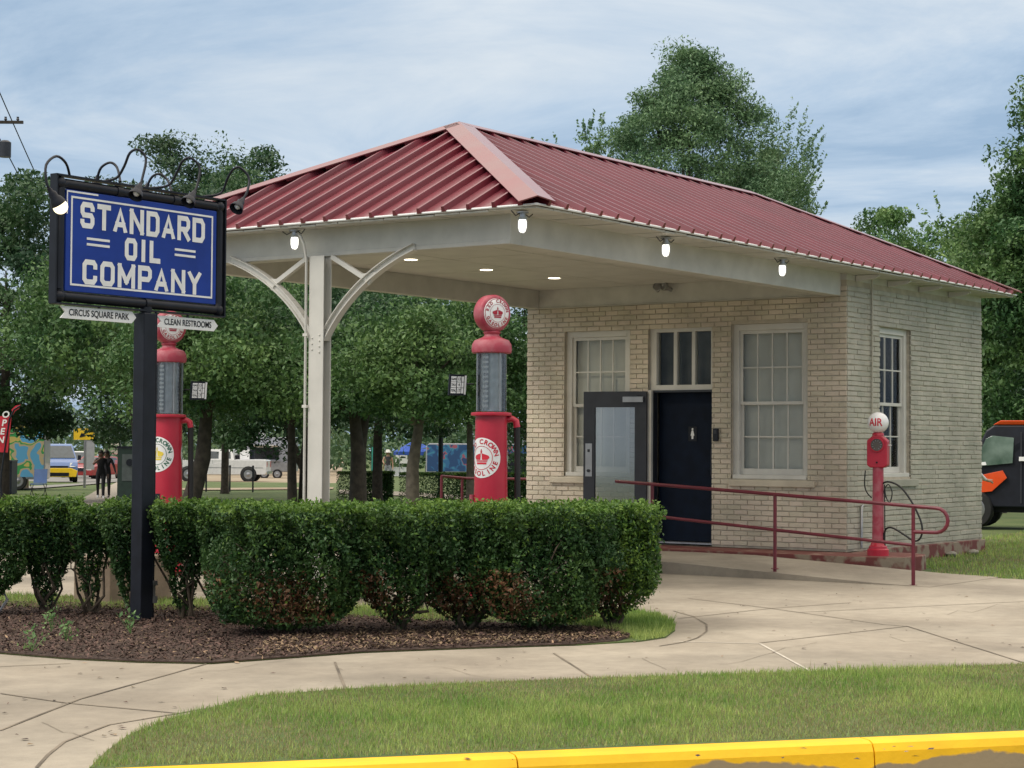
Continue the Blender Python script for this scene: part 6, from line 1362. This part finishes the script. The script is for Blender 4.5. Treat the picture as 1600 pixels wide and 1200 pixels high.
# ------------------------------------------------------------------ people
def person(label, px, py, face, joints, cols, h=1.68, hat=None, hairc=(.012, .009, .008), sc2=1.0, hairlen=.12, loc=None, armskin=False):
    # joints: dict of local positions (x forward, y left, z up); built as one skinned mesh
    g = Vector(loc) if loc else gp(px, py)[0]; root = thing('person', label, 'person', tuple(g), rz=face)
    J = dict(pel=(0, 0, .95), sp=(0, 0, 1.15), ch=(.0, 0, 1.32), nk=(0, 0, 1.46), hb=(.015, 0, 1.53), hd=(.02, 0, 1.60), ht=(.01, 0, 1.68), ls=(0, .17, 1.38), rs=(0, -.17, 1.38), le=(-.03, .23, 1.12), re=(-.03, -.23, 1.12), lw=(.03, .25, .88), rw=(.03, -.25, .88), lh=(.05, .25, .78), rh=(.05, -.25, .78),
             lp=(0, .09, .90), rp=(0, -.09, .90), lk=(.03, .10, .50), rk=(.0, -.10, .50), la=(0, .10, .09), ra=(-.05, -.10, .10), lt=(.16, .11, .03), rt=(.10, -.11, .03))
    J.update(joints)
    names = list(J); idx = {n_: i for i, n_ in enumerate(names)}
    R = dict(pel=.145, sp=.125, ch=.14, nk=.052, hb=.075, hd=.095, ht=.055, ls=.062, rs=.062, le=.042, re=.042, lw=.028, rw=.028, lh=.033, rh=.033, lp=.10, rp=.10, lk=.065, rk=.065, la=.042, ra=.042, lt=.032, rt=.032)
    E = [('pel', 'sp'), ('sp', 'ch'), ('ch', 'nk'), ('nk', 'hb'), ('hb', 'hd'), ('hd', 'ht'), ('ch', 'ls'), ('ls', 'le'), ('le', 'lw'), ('lw', 'lh'), ('ch', 'rs'), ('rs', 're'), ('re', 'rw'), ('rw', 'rh'), ('pel', 'lp'), ('lp', 'lk'), ('lk', 'la'), ('la', 'lt'), ('pel', 'rp'), ('rp', 'rk'), ('rk', 'ra'), ('ra', 'rt')]
    vs = [Vector(J[n_]) for n_ in names]; ed = [(idx[a], idx[c]) for a, c in E]; rad_ = [R[n_] for n_ in names]
    # fingers: five short chains from each hand
    for s, hn, wn in ((1, 'lh', 'lw'), (-1, 'rh', 'rw')):
        d = (Vector(J[hn])-Vector(J[wn])).normalized(); side = d.cross(Vector((0, 1, 0))).normalized() if abs(d.y) < .9 else Vector((1, 0, 0))
        for k in range(4): i0 = len(vs); p = Vector(J[hn])+side*(.012*(k-1.5)); vs += [p+d*.045, p+d*(.085-.008*abs(k-1.2))+Vector((0, -s*.012, 0))]; rad_ += [.010, .008]; ed += [(idx[hn], i0), (i0, i0+1)]
        i0 = len(vs); p = Vector(J[hn])+side*.035; vs += [p+d*.01, p+d*.05+side*.01]; rad_ += [.011, .009]; ed += [(idx[hn], i0), (i0, i0+1)]
    me = D.meshes.new('body'); me.from_pydata(vs, ed, []); o = D.objects.new('body', me); C.objects.link(o); m = o.modifiers.new('s', 'SKIN')
    for i, v in enumerate(me.skin_vertices[0].data): v.radius = (rad_[i], rad_[i]*(.8 if i < 3 else 1)); v.use_root = (i == 0)
    o.modifiers.new('ss', 'SUBSURF').levels = 2
    dg = bpy.context.evaluated_depsgraph_get(); nm_ = D.meshes.new_from_object(o.evaluated_get(dg)); D.objects.remove(o)
    nm_.name = 'body'; o = D.objects.new('body', nm_); C.objects.link(o); o.parent = root; nm_.materials.clear()
    skin = mat('skin', cols['skin'], .55, var=.05); top = mat('top_cloth', cols['top'], .85); leg = mat('trouser_cloth', cols['leg'], .85); shoe = mat('shoe', cols['shoe'], .6)
    for q in (skin, top, leg, shoe): nm_.materials.append(q)
    nk = Vector(J['nk']).z; wl = Vector(J['pel']).z+.02
    for p in nm_.polygons:
        c = p.center
        # nearest bone decides what covers it
        best = min(E, key=lambda e: seg_d(c, Vector(J[e[0]]), Vector(J[e[1]])))
        n2 = best[1]; p.use_smooth = True
        if n2 in ('hb', 'hd', 'ht') or (n2 == 'nk' and c.z > nk-.03): k = 0
        elif n2 in ('lh', 'rh'): k = 0
        elif n2 in ('lw', 'rw', 'le', 're') : k = 0 if (cols.get('bare') and n2[0] in cols['bare']) else (0 if seg_d(c, Vector(J[n2[0]+'h']), Vector(J[n2[0]+'h'])) < .09 else 1)
        elif n2 in ('lt', 'rt'): k = 3
        elif n2 in ('lp', 'rp', 'lk', 'rk', 'la', 'ra'): k = 2
        else: k = 1
        p.material_index = k
    # hair cap
    hc = Vector(J['hd'])+Vector((-.02, 0, .015)); b = MB(); b.sphere(tuple(hc), .112, 16, 12, (1.0, .92, 1.05))
    b.v = [(x-(.02 if x-hc.x > .05 and z < hc.z+.03 else 0)*3.2, y, z) for x, y, z in b.v]
    hm = mat('hair', hairc, .6); hr = b.build('hair', hm, root, smooth=80)
    if hairlen > .15: MB().tube([hc+Vector((-.07, 0, -.02)), hc+Vector((-.10, 0, -.12)), hc+Vector((-.09, 0, -hairlen))], [.085, .09, .05], 12).build('hair_length', hm, hr, smooth=80)
    # face
    fx = Vector(J['hd']); b = MB()
    for s in (1, -1): b.sphere((fx.x+.085, fx.y+s*.033, fx.z+.005), .012, 8, 6)
    b.build('eyes', M_['black'], root); b = MB(); b.tube([(fx.x+.09, fx.y, fx.z+.005), (fx.x+.112, fx.y, fx.z-.03)], [.008, .014], 8); b.build('nose', skin, root, smooth=60)
    b = MB(); b.tube([(fx.x+.088, fx.y-.022, fx.z-.055), (fx.x+.096, fx.y, fx.z-.056), (fx.x+.088, fx.y+.022, fx.z-.055)], .006, 6); b.build('mouth', mat('lips', (.25, .07, .06), .5), root, smooth=60)
    for s in (1, -1): b = MB(); b.sphere((fx.x-.0, fx.y+s*.098, fx.z-.01), .022, 8, 6, (.6, .4, 1)); b.build('ear', skin, root, smooth=80)
    if hat: b = MB(); b.lathe([(.20, 0), (.19, .012), (.115, .02), (.112, .10), (.09, .13), (.02, .14)], tuple(Vector(J['hd'])+Vector((0, 0, .03))), 20); b.build('hat', mat('hat_cloth', hat, .8), root, smooth=40)
    return root
def seg_d(c, a, b_):
    ab = b_-a; L2 = ab.length_squared
    t = 0 if L2 < 1e-9 else max(0, min(1, (c-a).dot(ab)/L2)); return (c-a-ab*t).length
dark_sk = (.14, .075, .05)
person('person in black top and leggings on the footpath raising one arm to the face', 157, 780, TOCAM+rad(15), dict(re=(.12, -.27, 1.22), rw=(.22, -.06, 1.42), rh=(.20, .02, 1.46), lk=(.10, .09, .50), la=(.14, .09, .09), lt=(.30, .1, .03), ra=(-.12, -.09, .12), rt=(.02, -.1, .03)), dict(skin=dark_sk, top=(.012, .012, .016), leg=(.01, .01, .013), shoe=(.5, .5, .5), bare='r'), hairlen=.3)
person('person in black close behind the one raising an arm, other arm held out', 166, 779, TOCAM-rad(10), dict(le=(.0, .28, 1.14), lw=(.05, .36, .92), lh=(.08, .40, .84), lk=(.02, .1, .5), rk=(.08, -.1, .5), ra=(.08, -.1, .09), rt=(.22, -.1, .03)), dict(skin=dark_sk, top=(.014, .013, .018), leg=(.012, .01, .012), shoe=(.1, .08, .08)), hairlen=.2)
person('person in a white sun hat standing behind the far clipped hedge', 606, 757, TOCAM, dict(re=(.05, -.26, 1.18), rw=(.2, -.18, 1.05)), dict(skin=(.38, .22, .15), top=(.03, .03, .035), leg=(.25, .26, .3), shoe=(.1, .1, .1), bare='lr'), hat=(.75, .74, .70))
g_, _ = gp(1527, 838)
person('person mostly hidden by the brick corner with a hand near the utility vehicle', 1509, 834, RIGHT+rad(20), dict(le=(.12, .22, 1.12), lw=(.34, .18, 1.0), lh=(.44, .17, .98), re=(.1, -.22, 1.12), rw=(.32, -.15, .97), rh=(.42, -.14, .94)), dict(skin=(.42, .25, .18), top=(.6, .6, .6), leg=(.1, .1, .14), shoe=(.05, .05, .05)))
# white wire hoop at the lower left edge
g_ = onz(-8, 962); root = thing('wire_hoop', 'white wire hoop guard in the mulch at the left edge', 'wire guard', (g_[0], g_[1], ZG+.02), rz=RIGHT)
for k in range(3):
    MB().tube([(-.22+.03*k, -.02*k, 0), (-.2+.03*k, -.02*k, .18), (-.05, 0, .27-.03*k), (.07, .02*k, .22-.03*k), (.1+.0*k, .03*k, .12), (.02, .03*k, 0)], .007, 6).build('wire', M_['signwhite'], root, smooth=60)
